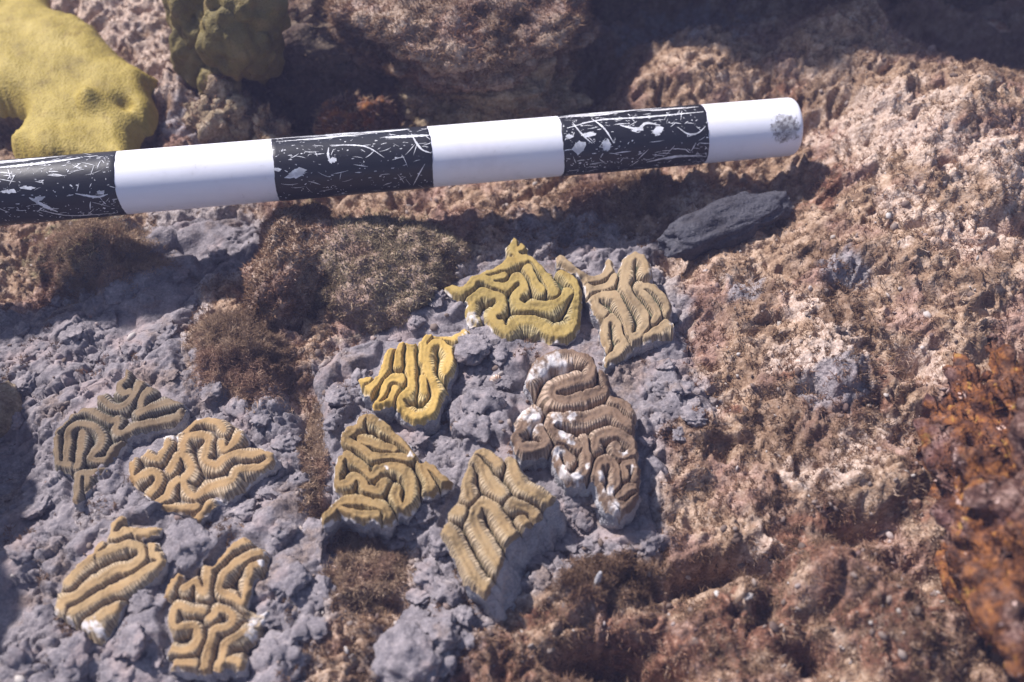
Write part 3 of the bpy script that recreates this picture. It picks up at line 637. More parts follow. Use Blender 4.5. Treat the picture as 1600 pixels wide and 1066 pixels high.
def coral_fragment(spec):
    name, label = 'brain_coral_fragment', spec['label']
    ox, oy, s = spec['view']
    poly = np.array(tr(spec['outline'], ox, oy, s)); ridges = [np.array(tr(r, ox, oy, s)) for r in spec['ridges']]
    spots = [(ox + x / s, oy + y / s, r / s) for x, y, r in spec.get('bleach', [])]
    rng = np.random.default_rng(spec['seed'])
    # roughen the outline a little
    pl = np.vstack([poly, poly[:1]]); seg = np.linalg.norm(np.diff(pl, axis=0), axis=1); cum = np.concatenate([[0], np.cumsum(seg)])
    tt = np.linspace(0, cum[-1], int(cum[-1] / 4))[:-1]
    poly = np.stack([np.interp(tt, cum, pl[:, 0]), np.interp(tt, cum, pl[:, 1])], 1)
    poly += 2.0 * np.stack([fbm2(poly[:, 0] / 9, poly[:, 1] / 9, 2, 5), fbm2(poly[:, 0] / 9 + 50, poly[:, 1] / 9, 2, 6)], 1)
    st = 1.3
    xs = np.arange(poly[:, 0].min() - 2 * st, poly[:, 0].max() + 2 * st, st); ys = np.arange(poly[:, 1].min() - 2 * st, poly[:, 1].max() + 2 * st, st)
    X, Y = np.meshgrid(xs, ys); x = X.ravel(); y = Y.ravel()
    xf, yf = x, y; gsig = 4.0 if spec['seed'] <= 106 else (5.2 if spec['seed'] != 109 else 4.4)
    # distance to the nearest ridge line and length along it
    w = spec['width']; best = np.full(len(xf), 1e9); rs = np.zeros(len(xf)); off = 0.0
    for r in ridges:
        ln = smooth_line(r, 2.0)
        ln = ln + 1.2 * np.stack([fbm2(ln[:, 0] / 14, ln[:, 1] / 14, 2, 15), fbm2(ln[:, 0] / 14 + 40, ln[:, 1] / 14, 2, 16)], 1)
        L = 0.0; nseg = len(ln) - 1
        for k in range(nseg):
            x0, y0 = ln[k]; ex, ey = ln[k+1] - ln[k]; l2 = ex * ex + ey * ey + 1e-9; l = math.sqrt(l2)
            t = ((xf - x0) * ex + (yf - y0) * ey) / l2; tc = np.clip(t, 0, 1)
            dx = xf - x0 - tc * ex; dy = yf - y0 - tc * ey; d = np.sqrt(dx * dx + dy * dy)
            m = d < best
            sv = off + L + tc * l
            if k == 0 or k == nseg - 1:
                end = (t < 0) if k == 0 else (t > 1)
                ang = np.arctan2(np.abs(ex * dx + ey * dy), np.abs(-ey * dx + ex * dy) + 1e-6) * np.sign(-ey * dx + ex * dy)
                sv = np.where(end, sv + ang * w * 0.7, sv)
            best = np.where(m, d, best); rs = np.where(m, sv, rs); L += l
        off += L + 7.3
    D = best.reshape(X.shape); kr = np.exp(-0.5 * (np.arange(-9, 10) * st / gsig) ** 2); kr /= kr.sum()
    pad = np.pad(D, 9, mode='edge')
    pad = np.apply_along_axis(lambda r: np.convolve(r, kr, 'valid'), 1, pad); pad = np.apply_along_axis(lambda r: np.convolve(r, kr, 'valid'), 0, pad)
    crease = (D - pad).ravel()
    sd, bx, by = poly_sd(x, y, poly)
    inside = (sd > 0); keep = (sd > -st * 1.45)
    K = keep.reshape(X.shape); I = inside.reshape(X.shape); ii = np.arange(X.size).reshape(X.shape)
    fk = K[:-1, :-1] & K[1:, :-1] & K[:-1, 1:] & K[1:, 1:] & (I[:-1, :-1] | I[1:, :-1] | I[:-1, 1:] | I[1:, 1:])
    q = np.stack([ii[:-1, :-1], ii[1:, :-1], ii[1:, 1:], ii[:-1, 1:]], -1)[fk]      # y runs down in pixels: winding up in the world
    used = np.zeros(X.size, bool); used[q.ravel()] = True; remap = np.cumsum(used) - 1
    q = remap[q]; x = np.where(sd < 0, bx, x)[used]; y = np.where(sd < 0, by, y)[used]; sd = np.maximum(sd[used], 0); best = best[used]; rs = rs[used]; crease = crease[used]
    wl_ = w * (1 + 0.20 * fbm2(x / 26, y / 26, 2, spec['seed']))
    t = best / wl_
    h = np.where(t < 1, np.power(np.clip(1 - np.power(t, 2.3), 0, 1), 1.0), 0) + 0.30 * sstep(1.1, 2.0, t) - spec.get('groove', 0.16) * np.exp(-(t / 0.24) ** 2)
    if True:
        gs = gsig; gv = sstep(0.03, 0.66, crease / gs) * sstep(2.5, 6.0, best); gv = np.maximum(gv, 0.55 * sstep(1.15, 1.9, t))
        h = 1.0 - 0.34 * np.minimum(t, 1.4) ** 2 - 0.85 * gv - spec.get('groove', 0.12) * np.exp(-(t / 0.24) ** 2)
        t = np.maximum(0.60 * np.minimum(t, 1.25), 1.2 * gv)
    h = h + 0.10 * fbm2(x / 22, y / 22, 3, spec['seed'] + 2) + 0.05 * fbm2(x / 5, y / 5, 2, spec['seed'] + 4)
    h = h - (0.75 + 0.5 * fbm2(x / 16, y / 16, 2, spec['seed'] + 6)) * (1 - sstep(0, 8, sd)) ** 2
    relief = spec['relief'] * 0.78
    cx, cy = poly[:, 0].mean(), poly[:, 1].mean()
    c0 = at(cx, cy); z0 = c0[2] + spec['lift']
    k = DIST / FPX
    zc = z0 + (spec['tilt'][0] * (x - cx) + spec['tilt'][1] * (y - cy)) * k + 0.0035 * fbm2(x / 70, y / 70, 2, spec['seed'] + 9)
    W = P(x, y, zc); W[:, 2] += (h - 1) * relief
    base = P(np.array([cx]), np.array([cy]), np.array([c0[2]]))[0]
    root = empty(name, base, label, 'coral', 'brain coral fragments set in mortar')
    me = mesh_np('ridged_surface', W - base, q)
    fattr(me, 'rt', np.clip(t, 0, 2)); fattr(me, 'rs', rs)
    bl = np.zeros(len(x))
    wobx = 5 * fbm2(x / 7, y / 7, 3, 211); woby = 5 * fbm2(x / 7 + 30, y / 7, 3, 212)
    for sx, sy, r in spots:
        if r > 5: bl = np.maximum(bl, np.clip(1.3 - np.hypot(x - sx + wobx, y - sy + woby) / r, 0, 1) * (0.75 + 0.5 * fbm2(x / 9, y / 9, 2, 213)))
    edge = 1.7 * spec.get('edge', 0.0) * (1 - sstep(0.5, 4.0, sd)) * (0.5 + 0.8 * fbm2(x / 12, y / 12, 2, 77))
    fattr(me, 'bleach', np.maximum(bl, edge))
    obj('ridged_surface', me, CORAL_MATS[spec['mat']], root)
    # broken sides: walls down from the rim
    e = np.concatenate([q[:, [0, 1]], q[:, [1, 2]], q[:, [2, 3]], q[:, [3, 0]]])
    key = e.min(1).astype(np.int64) * len(W) + e.max(1); uq, inv, cnt = np.unique(key, return_inverse=True, return_counts=True)
    be = e[cnt[inv] == 1]
    bv = np.unique(be); m2 = np.full(len(W), -1); m2[bv] = np.arange(len(bv))
    nrm = np.zeros((len(W), 2)); dv = W[be[:, 1]] - W[be[:, 0]]
    on = np.stack([dv[:, 1], -dv[:, 0]], 1)
    np.add.at(nrm, be[:, 0], on); np.add.at(nrm, be[:, 1], on)
    nrm = nrm[bv] / (np.linalg.norm(nrm[bv], axis=1, keepdims=True) + 1e-9)
    top = W[bv]; rings = [top + np.array([0, 0, -0.00005])]
    lean = np.array(spec.get('lean', (0.0, 0.0))); dep = spec.get('depth', 0.022)
    for kk, f in enumerate((0.08, 0.18, 0.3, 0.45, 0.6, 0.8, 1.0)):
        rr = top.copy(); ns = fbm2(top[:, 0] * 130 + kk * 0.45, top[:, 1] * 130 - kk * 0.3, 3, spec['seed'] + 20)
        rr[:, :2] += nrm * (spec.get('flare', 0.0) * f + 0.0024 * ns * min(1, 3 * f))[:, None] + lean * f
        g_ = min(1.0, 2.5 * f); rr[:, 2] = top[:, 2] * (1 - g_) + (zc[bv] - 0.6 * relief) * g_ - f * dep + 0.0012 * fbm2(top[:, 0] * 220 + 5 * kk, top[:, 1] * 220, 2, 41) * (f < 1)
        rings.append(rr)
    n = len(bv); V = np.vstack(rings) - base; F = []
    a, b = m2[be[:, 0]], m2[be[:, 1]]
    for kk in range(len(rings) - 1): F.append(np.stack([b + kk * n, a + kk * n, a + (kk + 1) * n, b + (kk + 1) * n], 1))
    obj('skeleton_side', mesh_np('skeleton_side', V, np.vstack(F)), MAT_SKEL, root)
    return root

PER = 3.7
CORAL_MATS = {
    'yellow': make_coral_mat('yellow_coral', (0.31, 0.21, 0.045), (0.265, 0.195, 0.058), (0.085, 0.10, 0.05), PER, 0.52),
    'tan': make_coral_mat('tan_coral', (0.30, 0.205, 0.10), (0.295, 0.21, 0.105), (0.155, 0.155, 0.095), PER, 0.52),
    'bright': make_coral_mat('bright_yellow_coral', (0.46, 0.29, 0.06), (0.40, 0.28, 0.085), (0.22, 0.22, 0.09), PER, 0.45),
    'brown': make_coral_mat('brown_coral', (0.155, 0.090, 0.045), (0.27, 0.178, 0.105), (0.045, 0.032, 0.022), PER, 0.60),
    'olive': make_coral_mat('olive_coral', (0.25, 0.155, 0.045), (0.30, 0.215, 0.082), (0.05, 0.052, 0.03), PER, 0.60),
    'ochre': make_coral_mat('ochre_coral', (0.27, 0.175, 0.07), (0.28, 0.195, 0.095), (0.085, 0.072, 0.038), PER, 0.52),
    'dull': make_coral_mat('dull_coral', (0.17, 0.112, 0.052), (0.14, 0.105, 0.058), (0.085, 0.08, 0.06), PER, 0.45),
    'thin': make_coral_mat('thin_ridged_coral', (0.32, 0.195, 0.075), (0.30, 0.21, 0.11), (0.17, 0.142, 0.122), PER, 0.52),
    'sandy': make_coral_mat('sandy_coral', (0.35, 0.225, 0.095), (0.32, 0.225, 0.115), (0.20, 0.16, 0.125), PER, 0.45),
}
for sp in SPECS: coral_fragment(sp)

# ------------------------------------------------------------------ measuring pole
def ray(px, py):
    d = (px - 800) / FPX * RIGHT - (py - 533) / FPX * UP - BACK
    return d
PE = CP + ray(1238, 198) * 1.0
tE = (0.046 - CP[2]) / ray(1238, 198)[2]
pR = CP + ray(1238, 198) * tE
pL = CP + ray(0, 302) * (tE * 0.90)
ax = pR - pL; LEN0 = np.linalg.norm(ax); ax /= LEN0
RAD = 0.5 * 89.5 * tE / FPX
mid = pR - ax * LEN0 * 0.5
n0 = CP - mid; n0 -= ax * (n0 @ ax); n0 /= np.linalg.norm(n0); n1 = np.cross(ax, n0)
if n1[2] < 0: n1 = -n1
def pole_u(px):
    """length along the pole (from its right end) seen at photo column px"""
    lo, hi = 0.0, LEN0 * 1.4
    for _ in range(50):
        m_ = 0.5 * (lo + hi); q = pR - ax * m_
        x_, _y = PIX(q[0], q[1], q[2])
        if x_ > px: lo = m_
        else: hi = m_
    return lo
def pole_pt(u, th, r): return pR - ax * u[..., None] + r * (np.cos(th)[..., None] * n0 + np.sin(th)[..., None] * n1)
POLE = empty('measuring_pole', pR, 'white plastic pole with scratched black bands laid across the reef', 'pole')
def tube(name, us, rads, mat, parent, stain=None):
    us = np.asarray(us); rads = np.asarray(rads); n = 72
    th = np.arange(n) / n * 2 * math.pi
    U, T = np.meshgrid(us, th, indexing='ij'); R = np.repeat(rads[:, None], n, 1)
    if name == 'painted_band': U = U + (0.0005 * np.sin(T * 3 + us[0] * 900) + 0.0004 * fbm2(np.cos(T) * 6 + us[0] * 300, np.sin(T) * 6, 3, 9)) * ((U <= us[2]) | (U >= us[-3]))
    V = (pR - ax * U[..., None] + R[..., None] * (np.cos(T)[..., None] * n0 + np.sin(T)[..., None] * n1)).reshape(-1, 3)
    i = np.arange(len(us) * n).reshape(len(us), n); j = np.roll(i, -1, 1)
    Q = np.stack([i[:-1], j[:-1], j[1:], i[1:]], -1).reshape(-1, 4)
    me = mesh_np(name, V - pR, Q)
    if stain is not None: fattr(me, 'stain', stain(U, T).ravel())
    return obj(name, me, mat, parent)
def make_pipe_mat():
    m = NT('white_pvc')
    s = m.attr('stain')
    n = m.noise(260, 5, 0.75); g = m.noise(18, 2)
    col = m.mix(m.math('MULTIPLY', m.step(g, 0.5, 0.7), 0.25), (0.80, 0.79, 0.85), (0.84, 0.74, 0.78))
    col = m.mix(m.math('MULTIPLY', m.step(m.noise(140, 4, 0.8), 0.62, 0.74), 0.5), col, (0.42, 0.39, 0.40))
    col = m.mix(m.math('MULTIPLY', m.step(m.noise(35, 5, 0.7), 0.5, 0.75), 0.28), col, (0.55, 0.52, 0.56))
    col = m.mix(m.math('MULTIPLY', m.step(m.math('ADD', s, m.math('SUBTRACT', n, 0.5)), 0.52, 0.72), 0.85), col, m.mix(m.step(m.noise(400, 3), 0.45, 0.6), (0.40, 0.38, 0.38), (0.10, 0.08, 0.075)))
    return m.done(col, 0.38, 0.45, m.bump(n, 0.15, 0.0004))
def make_band_mat():
    m = NT('black_paint')
    n = m.noise(330, 5, 0.75); a = m.noise(60, 3)
    col = m.mix(m.step(m.math('ADD', n, m.math('MULTIPLY_ADD', a, 0.35, -0.175)), 0.665, 0.70), (0.012, 0.012, 0.017), (0.60, 0.60, 0.64))
    return m.done(col, 0.42, 0.4, m.bump(n, 0.3, 0.0003))
MAT_PIPE = make_pipe_mat(); MAT_BAND = make_band_mat()
mm = NT('bare_plastic'); MAT_SCR = mm.done(mm.mix(mm.step(mm.noise(200, 3), 0.4, 0.6), (0.55, 0.54, 0.56), (0.80, 0.79, 0.82)), 0.5, 0.4)
uu = np.concatenate([[0, 0, 0.0006, 0.0018, 0.0035], np.linspace(0.006, LEN0 * 1.35, 260)])
rr_ = np.full(len(uu), RAD); rr_[:5] = [0.0005, RAD * 0.86, RAD * 0.94, RAD * 0.985, RAD]
su0 = pole_u(1210)
tube('pipe', uu, rr_, MAT_PIPE, POLE, lambda U, T: 0.92 * np.exp(-((U - su0) / 0.015) ** 2 - ((((T + math.pi) % (2 * math.pi)) - math.pi + 0.05) / 0.75) ** 2))
BANDS = [(872, 1093), (432, 672), (-200, 192)]
prng = np.random.default_rng(5)
def strip(path_u, path_t, w, V, F):
    """a thin worn line on the pole surface"""
    pu = np.asarray(path_u); pt = np.asarray(path_t); n = len(pu)
    du = np.gradient(pu); dt = np.gradient(pt) * RAD; l = np.hypot(du, dt) + 1e-9
    ww = w * 0.5 * np.sin(np.linspace(0.25, math.pi - 0.25, n)) * (0.7 + 0.6 * prng.random(n))
    a = pole_pt(pu - dt / l * ww, pt + du / l * ww / RAD, RAD + 0.00042); b = pole_pt(pu + dt / l * ww, pt - du / l * ww / RAD, RAD + 0.00042)
    k = sum(len(v) for v in V); V.append(np.vstack([a, b]))
    i = np.arange(n - 1); F.append(np.stack([i, i + 1, i + 1 + n, i + n], 1) + k)
def flake(u, t, ru, rt, V, T3):
    n = 9; an = np.sort(prng.random(n) * 6.283); r = 0.45 + 0.65 * prng.random(n)
    pu = np.concatenate([[u], u + ru * r * np.cos(an)]); pt = np.concatenate([[t], t + rt / RAD * r * np.sin(an)])
    k = sum(len(v) for v in V); V.append(pole_pt(pu, pt, RAD + 0.00040))
    i = np.arange(n); T3.append(np.stack([np.zeros(n, int), 1 + i, 1 + (i + 1) % n], 1) + k)
for bi, (p0, p1) in enumerate(BANDS):
    u0, u1 = pole_u(p1), pole_u(max(p0, -60)) + (0.02 if p0 < -60 else 0)
    band = tube('painted_band', [u0, u0, *np.linspace(u0 + 0.0002, u1 - 0.0002, 40), u1, u1], [RAD - 0.0003, RAD + 0.00015, *([RAD + 0.00025] * 40), RAD + 0.00015, RAD - 0.0003], MAT_BAND, POLE)
    V = []; F = []; T3 = []
    px_m = (u1 - u0) / (p1 - max(p0, -60))
    dens = (1.5, 1.0, 1.6)[bi]
    for k in range(int(110 * dens)):
        u = prng.uniform(u0 + 2 * px_m, u1 - 2 * px_m); sgn = prng.choice([1, -1]); t = math.asin(np.clip(prng.choice([prng.uniform(-0.95, -0.4), prng.uniform(-0.5, 0.9), prng.uniform(0.3, 0.97)]), -1, 1))
        L = (3 + 22 * prng.random() ** 2.2) * px_m; an = prng.uniform(-1.3, 1.3) if prng.random() < 0.6 else prng.uniform(-0.3, 0.3); s = np.linspace(-0.5, 0.5, 8)
        cv = prng.uniform(-0.3, 0.3); pu = u + L * s * math.cos(an) ; pt = t + (L * s * math.sin(an) + cv * L * (s * s)) / RAD
        pu = np.clip(pu, u0 + 0.0002, u1 - 0.0002)
        strip(pu, pt, prng.uniform(0.4, 1.4) * px_m, V, F)
    for k in range(int(110 * dens)):
        t = math.asin(prng.choice([prng.uniform(-0.98, -0.5), prng.uniform(-0.6, 0.9)]))
        flake(np.clip(prng.uniform(u0, u1), u0 + 0.0015, u1 - 0.0015), t, (0.6 + 2.6 * prng.random() ** 2) * px_m, (0.5 + 1.4 * prng.random() ** 2) * px_m, V, T3)
    # pale streaks along the top
    for k in range(9):
        u = prng.uniform(u0, u1 - 0.02); L = prng.uniform(0.02, 0.05); s = np.linspace(0, 1, 18)
        pu = np.clip(u + L * s, u0, u1); strip(pu, math.asin(prng.uniform(0.86, 0.97)) + 0.03 * np.cumsum(prng.normal(size=18)) * 0.3, prng.uniform(1.5, 4.5) * px_m, V, F)
    def path(pts, w):                                    # pts in photo pixels: (px, sine of the angle)
        q = smooth_line([(a, b * 46) for a, b in pts], 2.0); strip(np.array([pole_u(a) for a in q[:, 0]]), np.arcsin(np.clip(q[:, 1] / 46, -0.98, 0.98)), w * px_m, V, F)
    chips = []
    if bi == 1:
        path([(520, 0.62), (560, 0.55), (580, 0.42), (600, 0.10)], 2.0); path([(645, 0.78), (650, 0.5), (658, 0.25), (671, 0.12)], 3.0); path([(640, -0.85), (650, -0.5), (660, -0.2)], 2.0)
        path([(518, 0.55), (516, 0.3), (520, 0.05)], 3.5); path([(605, 0.72), (640, 0.7), (671, 0.68)], 6.0)
        chips = [(468, -0.15, 17, 10), (438, 0.0, 7, 4), (520, 0.15, 8, 5)]
    if bi == 0:
        path([(880, 0.55), (930, 0.72), (1000, 0.7), (1090, 0.72)], 3.0); path([(920, 0.8), (935, 0.45), (946, 0.0)], 2.6); path([(1045, 0.3), (1060, 0.05), (1075, 0.05), (1088, 0.25)], 2.4)
        path([(960, 0.5), (985, 0.35), (1000, 0.5), (1020, 0.4)], 4.0); path([(1000, -0.75), (1040, -0.65), (1085, -0.7)], 4.0); path([(890, 0.72), (895, 0.5), (905, 0.2), (915, 0.0)], 2.4)
        chips = [(893, -0.08, 11, 14), (936, -0.05, 8, 11), (910, 0.28, 13, 4), (985, 0.33, 9, 4), (1015, 0.22, 9, 7), (880, 0.3, 8, 4)]
    if bi == 2:
        path([(5, 0.75), (70, 0.78), (140, 0.85)], 5.0); path([(60, -0.2), (80, -0.5), (95, -0.7)], 5.0); path([(130, -0.2), (160, -0.35), (178, -0.3)], 3.0); path([(70, -0.6), (110, -0.85), (180, -0.9)], 2.0)
        chips = [(75, -0.25, 8, 4), (168, -0.22, 6, 4), (30, 0.05, 10, 4), (60, 0.08, 12, 3)]
    for a, b, ru, rt in chips:
        CV = []; CF = []
        for _ in range(4): flake(pole_u(a) + prng.uniform(-.4, .4) * ru * px_m, math.asin(b) + prng.uniform(-.3, .3) * rt * px_m / RAD, ru * px_m * 0.85, rt * px_m * 0.85, CV, CF)
        obj('paint_chip', mesh_np('paint_chip', np.vstack(CV) - pR, None, np.vstack(CF)), MAT_SCR, band)
    sc_ = obj('scratches', mesh_np('scratches', np.vstack(V) - pR, np.vstack(F), np.vstack(T3)), MAT_SCR, band); sc_['kind'] = 'stuff'

# ------------------------------------------------------------------ filaments (turf algae)
def filaments(name, base, nrm, length, width, mat, parent=None, seed=0, tint_bias=0.0, origin=(0, 0, 0), lean=0.8, tint=None):
    rng = np.random.default_rng(seed); n = len(base)
    d = nrm + lean * rng.normal(size=(n, 3)); d[:, 2] = np.abs(d[:, 2]) * 0.7 + 0.1; d /= np.linalg.norm(d, axis=1, keepdims=True)
    side = np.cross(d, rng.normal(size=(n, 3))); side /= np.linalg.norm(side, axis=1, keepdims=True) + 1e-9
    bend = rng.normal(size=(n, 3)) * 0.55
    L = length * rng.uniform(0.5, 1.3, n); w = width * rng.uniform(0.6, 1.4, n)
    p0 = base - d * (0.15 * L)[:, None]; p1 = base + d * (0.5 * L)[:, None] + bend * (0.18 * L)[:, None]; p2 = base + d * L[:, None] + bend * (0.8 * L)[:, None]
    s0 = side * (w * 0.5)[:, None]
    V = np.stack([p0 - s0, p0 + s0, p1 - s0 * 0.9, p1 + s0 * 0.9, p2], 1).reshape(-1, 3) - np.asarray(origin)
    i = np.arange(n) * 5
    me = mesh_np(name, V, np.stack([i, i + 1, i + 3, i + 2], 1), np.stack([i + 2, i + 3, i + 4], 1))
    clump = 0.5 + 0.7 * fbm2(base[:, 0] * 85, base[:, 1] * 85, 3, 7)
    t = np.clip(0.55 * rng.random(n) + 0.45 * clump + tint_bias, 0, 1)
    if tint is not None: t = np.clip(tint + 0.15 * (rng.random(n) - 0.5), 0, 1)
    fattr(me, 'tint', np.repeat(t, 5))
    return obj(name, me, mat, parent)

rng = np.random.default_rng(77)
def scatter(n, box):
    px = rng.uniform(box[0], box[1], n); py = rng.uniform(box[2], box[3], n)
    w = P(px, py, np.zeros(n)); x, y = w[:, 0], w[:, 1]
    return x, y
def ground_normals(x, y):
    e = 0.003; gx_ = (grid_lookup(x + e, y) - grid_lookup(x - e, y)) / (2 * e); gy_ = (grid_lookup(x, y + e) - grid_lookup(x, y - e)) / (2 * e)
    nn = np.stack([-gx_, -gy_, np.ones_like(gx_)], 1); return nn / np.linalg.norm(nn, axis=1, keepdims=True)
x, y = scatter(52000, (-60, 1660, -60, 1120))
m_ = np.maximum(patch_mask(x, y, LEFT_PATCH), patch_mask(x, y, MID_PATCH))
cl = fbm2(x * 70, y * 70, 3, 91)
k_ = rng.random(len(x)) < np.maximum(sstep(4, -12, m_) * sstep(-0.7, 0.1, cl), 0.75 * sstep(0.22, 0.50, fbm2(x * 26, y * 26, 3, 97)) * sstep(-0.3, 0.3, cl))
x = x[k_]; y = y[k_]; px_, py_ = PIX(x, y)
hue = rng.random(len(x)) * 0.62 + 0.30 * (0.5 + 0.8 * fbm2(x * 60, y * 60, 3, 93)) + np.interp(px_, [0, 900, 1400], [-0.12, 0, 0.12])
bush = rng.uniform(0.55, 1.35, len(x)); PERB = 9
x = np.repeat(x, PERB) + rng.normal(size=len(x) * PERB) * 0.0006; y = np.repeat(y, PERB) + rng.normal(size=len(y) * PERB) * 0.0006
b_ = np.stack([x, y, surf(x, y)], 1)
t_ = filaments('turf_algae', b_, ground_normals(x, y), 0.0025 * np.repeat(bush, PERB), 0.00040, MAT_ALGAE, seed=3, tint=np.repeat(hue, PERB), lean=1.1)
t_['kind'] = 'stuff'; tag(t_, 'short tan turf algae covering the bare reef rock', 'algae')

def tuft(px, py, rx, ry, n, L, mat, label, seed, h=0.01):
    n = int(n * 1.35)
    """a soft clump of fine algae: filaments through a low mound"""
    c = at(px, py); rg = np.random.default_rng(seed)
    a = rg.uniform(0, 6.283, n); r = np.minimum(np.sqrt(rg.random(n)) * 0.75 + np.abs(rg.normal(size=n)) * 0.18, 1.5) * (1 + 0.4 * fbm2(np.cos(a) * 2 + seed, np.sin(a) * 2, 3, seed))
    qx = px + rx * r * np.cos(a); qy = py + ry * r * np.sin(a)
    w = P(qx, qy, np.full(n, c[2])); x, y = w[:, 0], w[:, 1]
    z = surf(x, y); hh = h * np.clip(1 - r * r, 0, 1) * (0.8 + 0.5 * fbm2(x * 90, y * 90, 2, seed + 1))
    b = np.stack([x, y, z + hh * rg.random(n)], 1)
    nr = np.stack([(x - c[0]) * 30, (y - c[1]) * 30, np.ones(n)], 1); nr /= np.linalg.norm(nr, axis=1, keepdims=True)
    o = filaments('algae_tuft', b, nr, L * 0.5, 0.00034, mat, seed=seed, origin=c, lean=0.9)
    o.location = c; return tag(o, label, 'algae', 'soft algae clumps between the corals')
tuft(375, 540, 80, 78, 20000, 0.0050, MAT_BROWN, 'fluffy brown algae clump left of the mossy boulder', 1, 0.012)
tuft(150, 395, 115, 50, 14000, 0.0046, MAT_BROWN, 'brown algae mat just below the leftmost black band of the pole', 4, 0.010)
tuft(575, 890, 62, 70, 8000, 0.0052, MAT_BROWN, 'brown algae clump below the mustard coral', 5, 0.008)
tuft(490, 720, 24, 100, 5000, 0.0040, MAT_BROWN, 'narrow strip of rusty algae between the two mortar beds', 6, 0.004)
tuft(970, 310, 110, 26, 6000, 0.0045, MAT_ALGAE, 'tan algae fringe below the third black band', 7, 0.008)
tuft(950, 905, 80, 40, 6000, 0.0048, MAT_ALGAE, 'pale fuzzy algae mound right of the lowest coral', 8, 0.012)

# ------------------------------------------------------------------ rocks
def rock(name, px, py, z, rad, rot, amp, seed, mat, label, sub=6, freq=2.2, fuzz=0, fuzz_mat=None, cat='rock', fl=0.0045, fine=0.35):
    v, f = ico(sub); c = P(np.array([px]), np.array([py]), np.array([z]))[0]
    d = 1 + amp * fbm3(v * freq + seed * 1.7, 4, seed, 0.55)
    q = v * np.asarray(rad) * d[:, None]
    vn = normals(q, f); q = q + vn * (fine * 0.012 * fbm3(q * 60 + seed, 3, seed + 30, 0.6) + 0.0016 * fbm3(q * 260, 2, seed + 33))[:, None]
    cr, sr = math.cos(rot), math.sin(rot); q = q @ np.array([[cr, sr, 0], [-sr, cr, 0], [0, 0, 1]])
    root = empty(name, c, label, cat)
    obj('stone', mesh_np('stone', q, None, f), mat, root)
    if fuzz:
        vn = normals(q, f); rg = np.random.default_rng(seed)
        fi = rg.integers(0, len(f), fuzz); bc = rg.dirichlet((1, 1, 1), fuzz)
        b = (q[f[fi]] * bc[:, :, None]).sum(1); nn = vn[f[fi, 0]]
        ok = (nn[:, 2] > -0.5) & (c[1] + b[:, 1] < 0.45)
        g = filaments('algae_fuzz', b[ok], nn[ok], fl, 0.0006, fuzz_mat, root, seed, lean=0.6); g['kind'] = 'stuff'
    return root
rock('reef_ledge', 718, 0, 0.050, (0.098, 0.100, 0.050), 0.0, 0.24, 3, MAT_LEDGE, 'big rounded algae covered rock overhanging a dark hollow behind the pole', 7, 1.5, 70000, MAT_ALGAE, fine=0.36, fl=0.0036)
rock('reef_rock', 470, -5, 0.036, (0.046, 0.045, 0.040), 0.3, 0.30, 8, MAT_LEDGE, 'dark brown rock between the olive green coral and the big rounded rock', 6, 1.8, 14000, MAT_BROWN)
rock('shade_boulder', 1640, -300, 0.14, (0.28, 0.10, 0.17), -0.12, 0.28, 12, MAT_ROCK_SHADE, 'darkened boulder added beyond the top edge to shade the upper right corner', 7, 2.0, 24000, MAT_BROWN, fine=0.8)  # added to throw shade over the upper right corner
rock('shade_boulder', 1060, -290, 0.14, (0.13, 0.08, 0.13), 0.1, 0.28, 14, MAT_ROCK_SHADE, 'darkened boulder added beyond the top edge to cast shade right of the ledge', 6, 2.0, 12000, MAT_BROWN, fine=0.8)  # added tall so its shadow falls on the ground right of the ledge
rock('reef_mound', 602, 432, 0.010, (0.047, 0.042, 0.032), 0.1, 0.16, 41, MAT_LEDGE, 'low rounded mossy boulder below the pole, above the golden coral', 6, 1.4, 36000, MAT_MOSS, fl=0.0021, fine=0.25)
rock('reef_mound', 465, 425, 0.012, (0.026, 0.050, 0.034), -0.15, 0.16, 43, MAT_LEDGE, 'rounded tan brown boulder left of the mossy one, below the pole', 6, 1.4, 24000, MAT_ALGAE, fl=0.0021, fine=0.25)
rock('shade_boulder', -300, 800, 0.038, (0.045, 0.12, 0.070), 0.1, 0.3, 15, MAT_ROCK, 'tan boulder added just beyond the left edge to shade the mortar', 5, 2.0, 0, None)  # added outside the view to cast shade on the left edge
rock('sponge_rock', 1690, 915, 0.052, (0.042, 0.098, 0.045), 0.05, 0.36, 17, MAT_ROCK_ORANGE, 'near rock crusted with orange sponge at the right edge', 7, 2.8, 30000, MAT_RUST, fine=0.7, fl=0.0026)
rock('reef_rock', 520, 95, 0.0, (0.085, 0.045, 0.06), 0.0, 0.3, 31, MAT_ROCK_SHADE, 'rock added at the back of the hollow under the ledge, coloured dark for shade', 6, 2.0, 2500, MAT_BROWN)  # added filler, its dark colour stands in for shade in the hollow
rock('reef_rock', 770, 160, 0.015, (0.058, 0.03, 0.026), 0.05, 0.35, 23, MAT_ROCK, 'low algae covered rock under the ledge just behind the pole', 6, 2.2, 7000, MAT_MOSS)

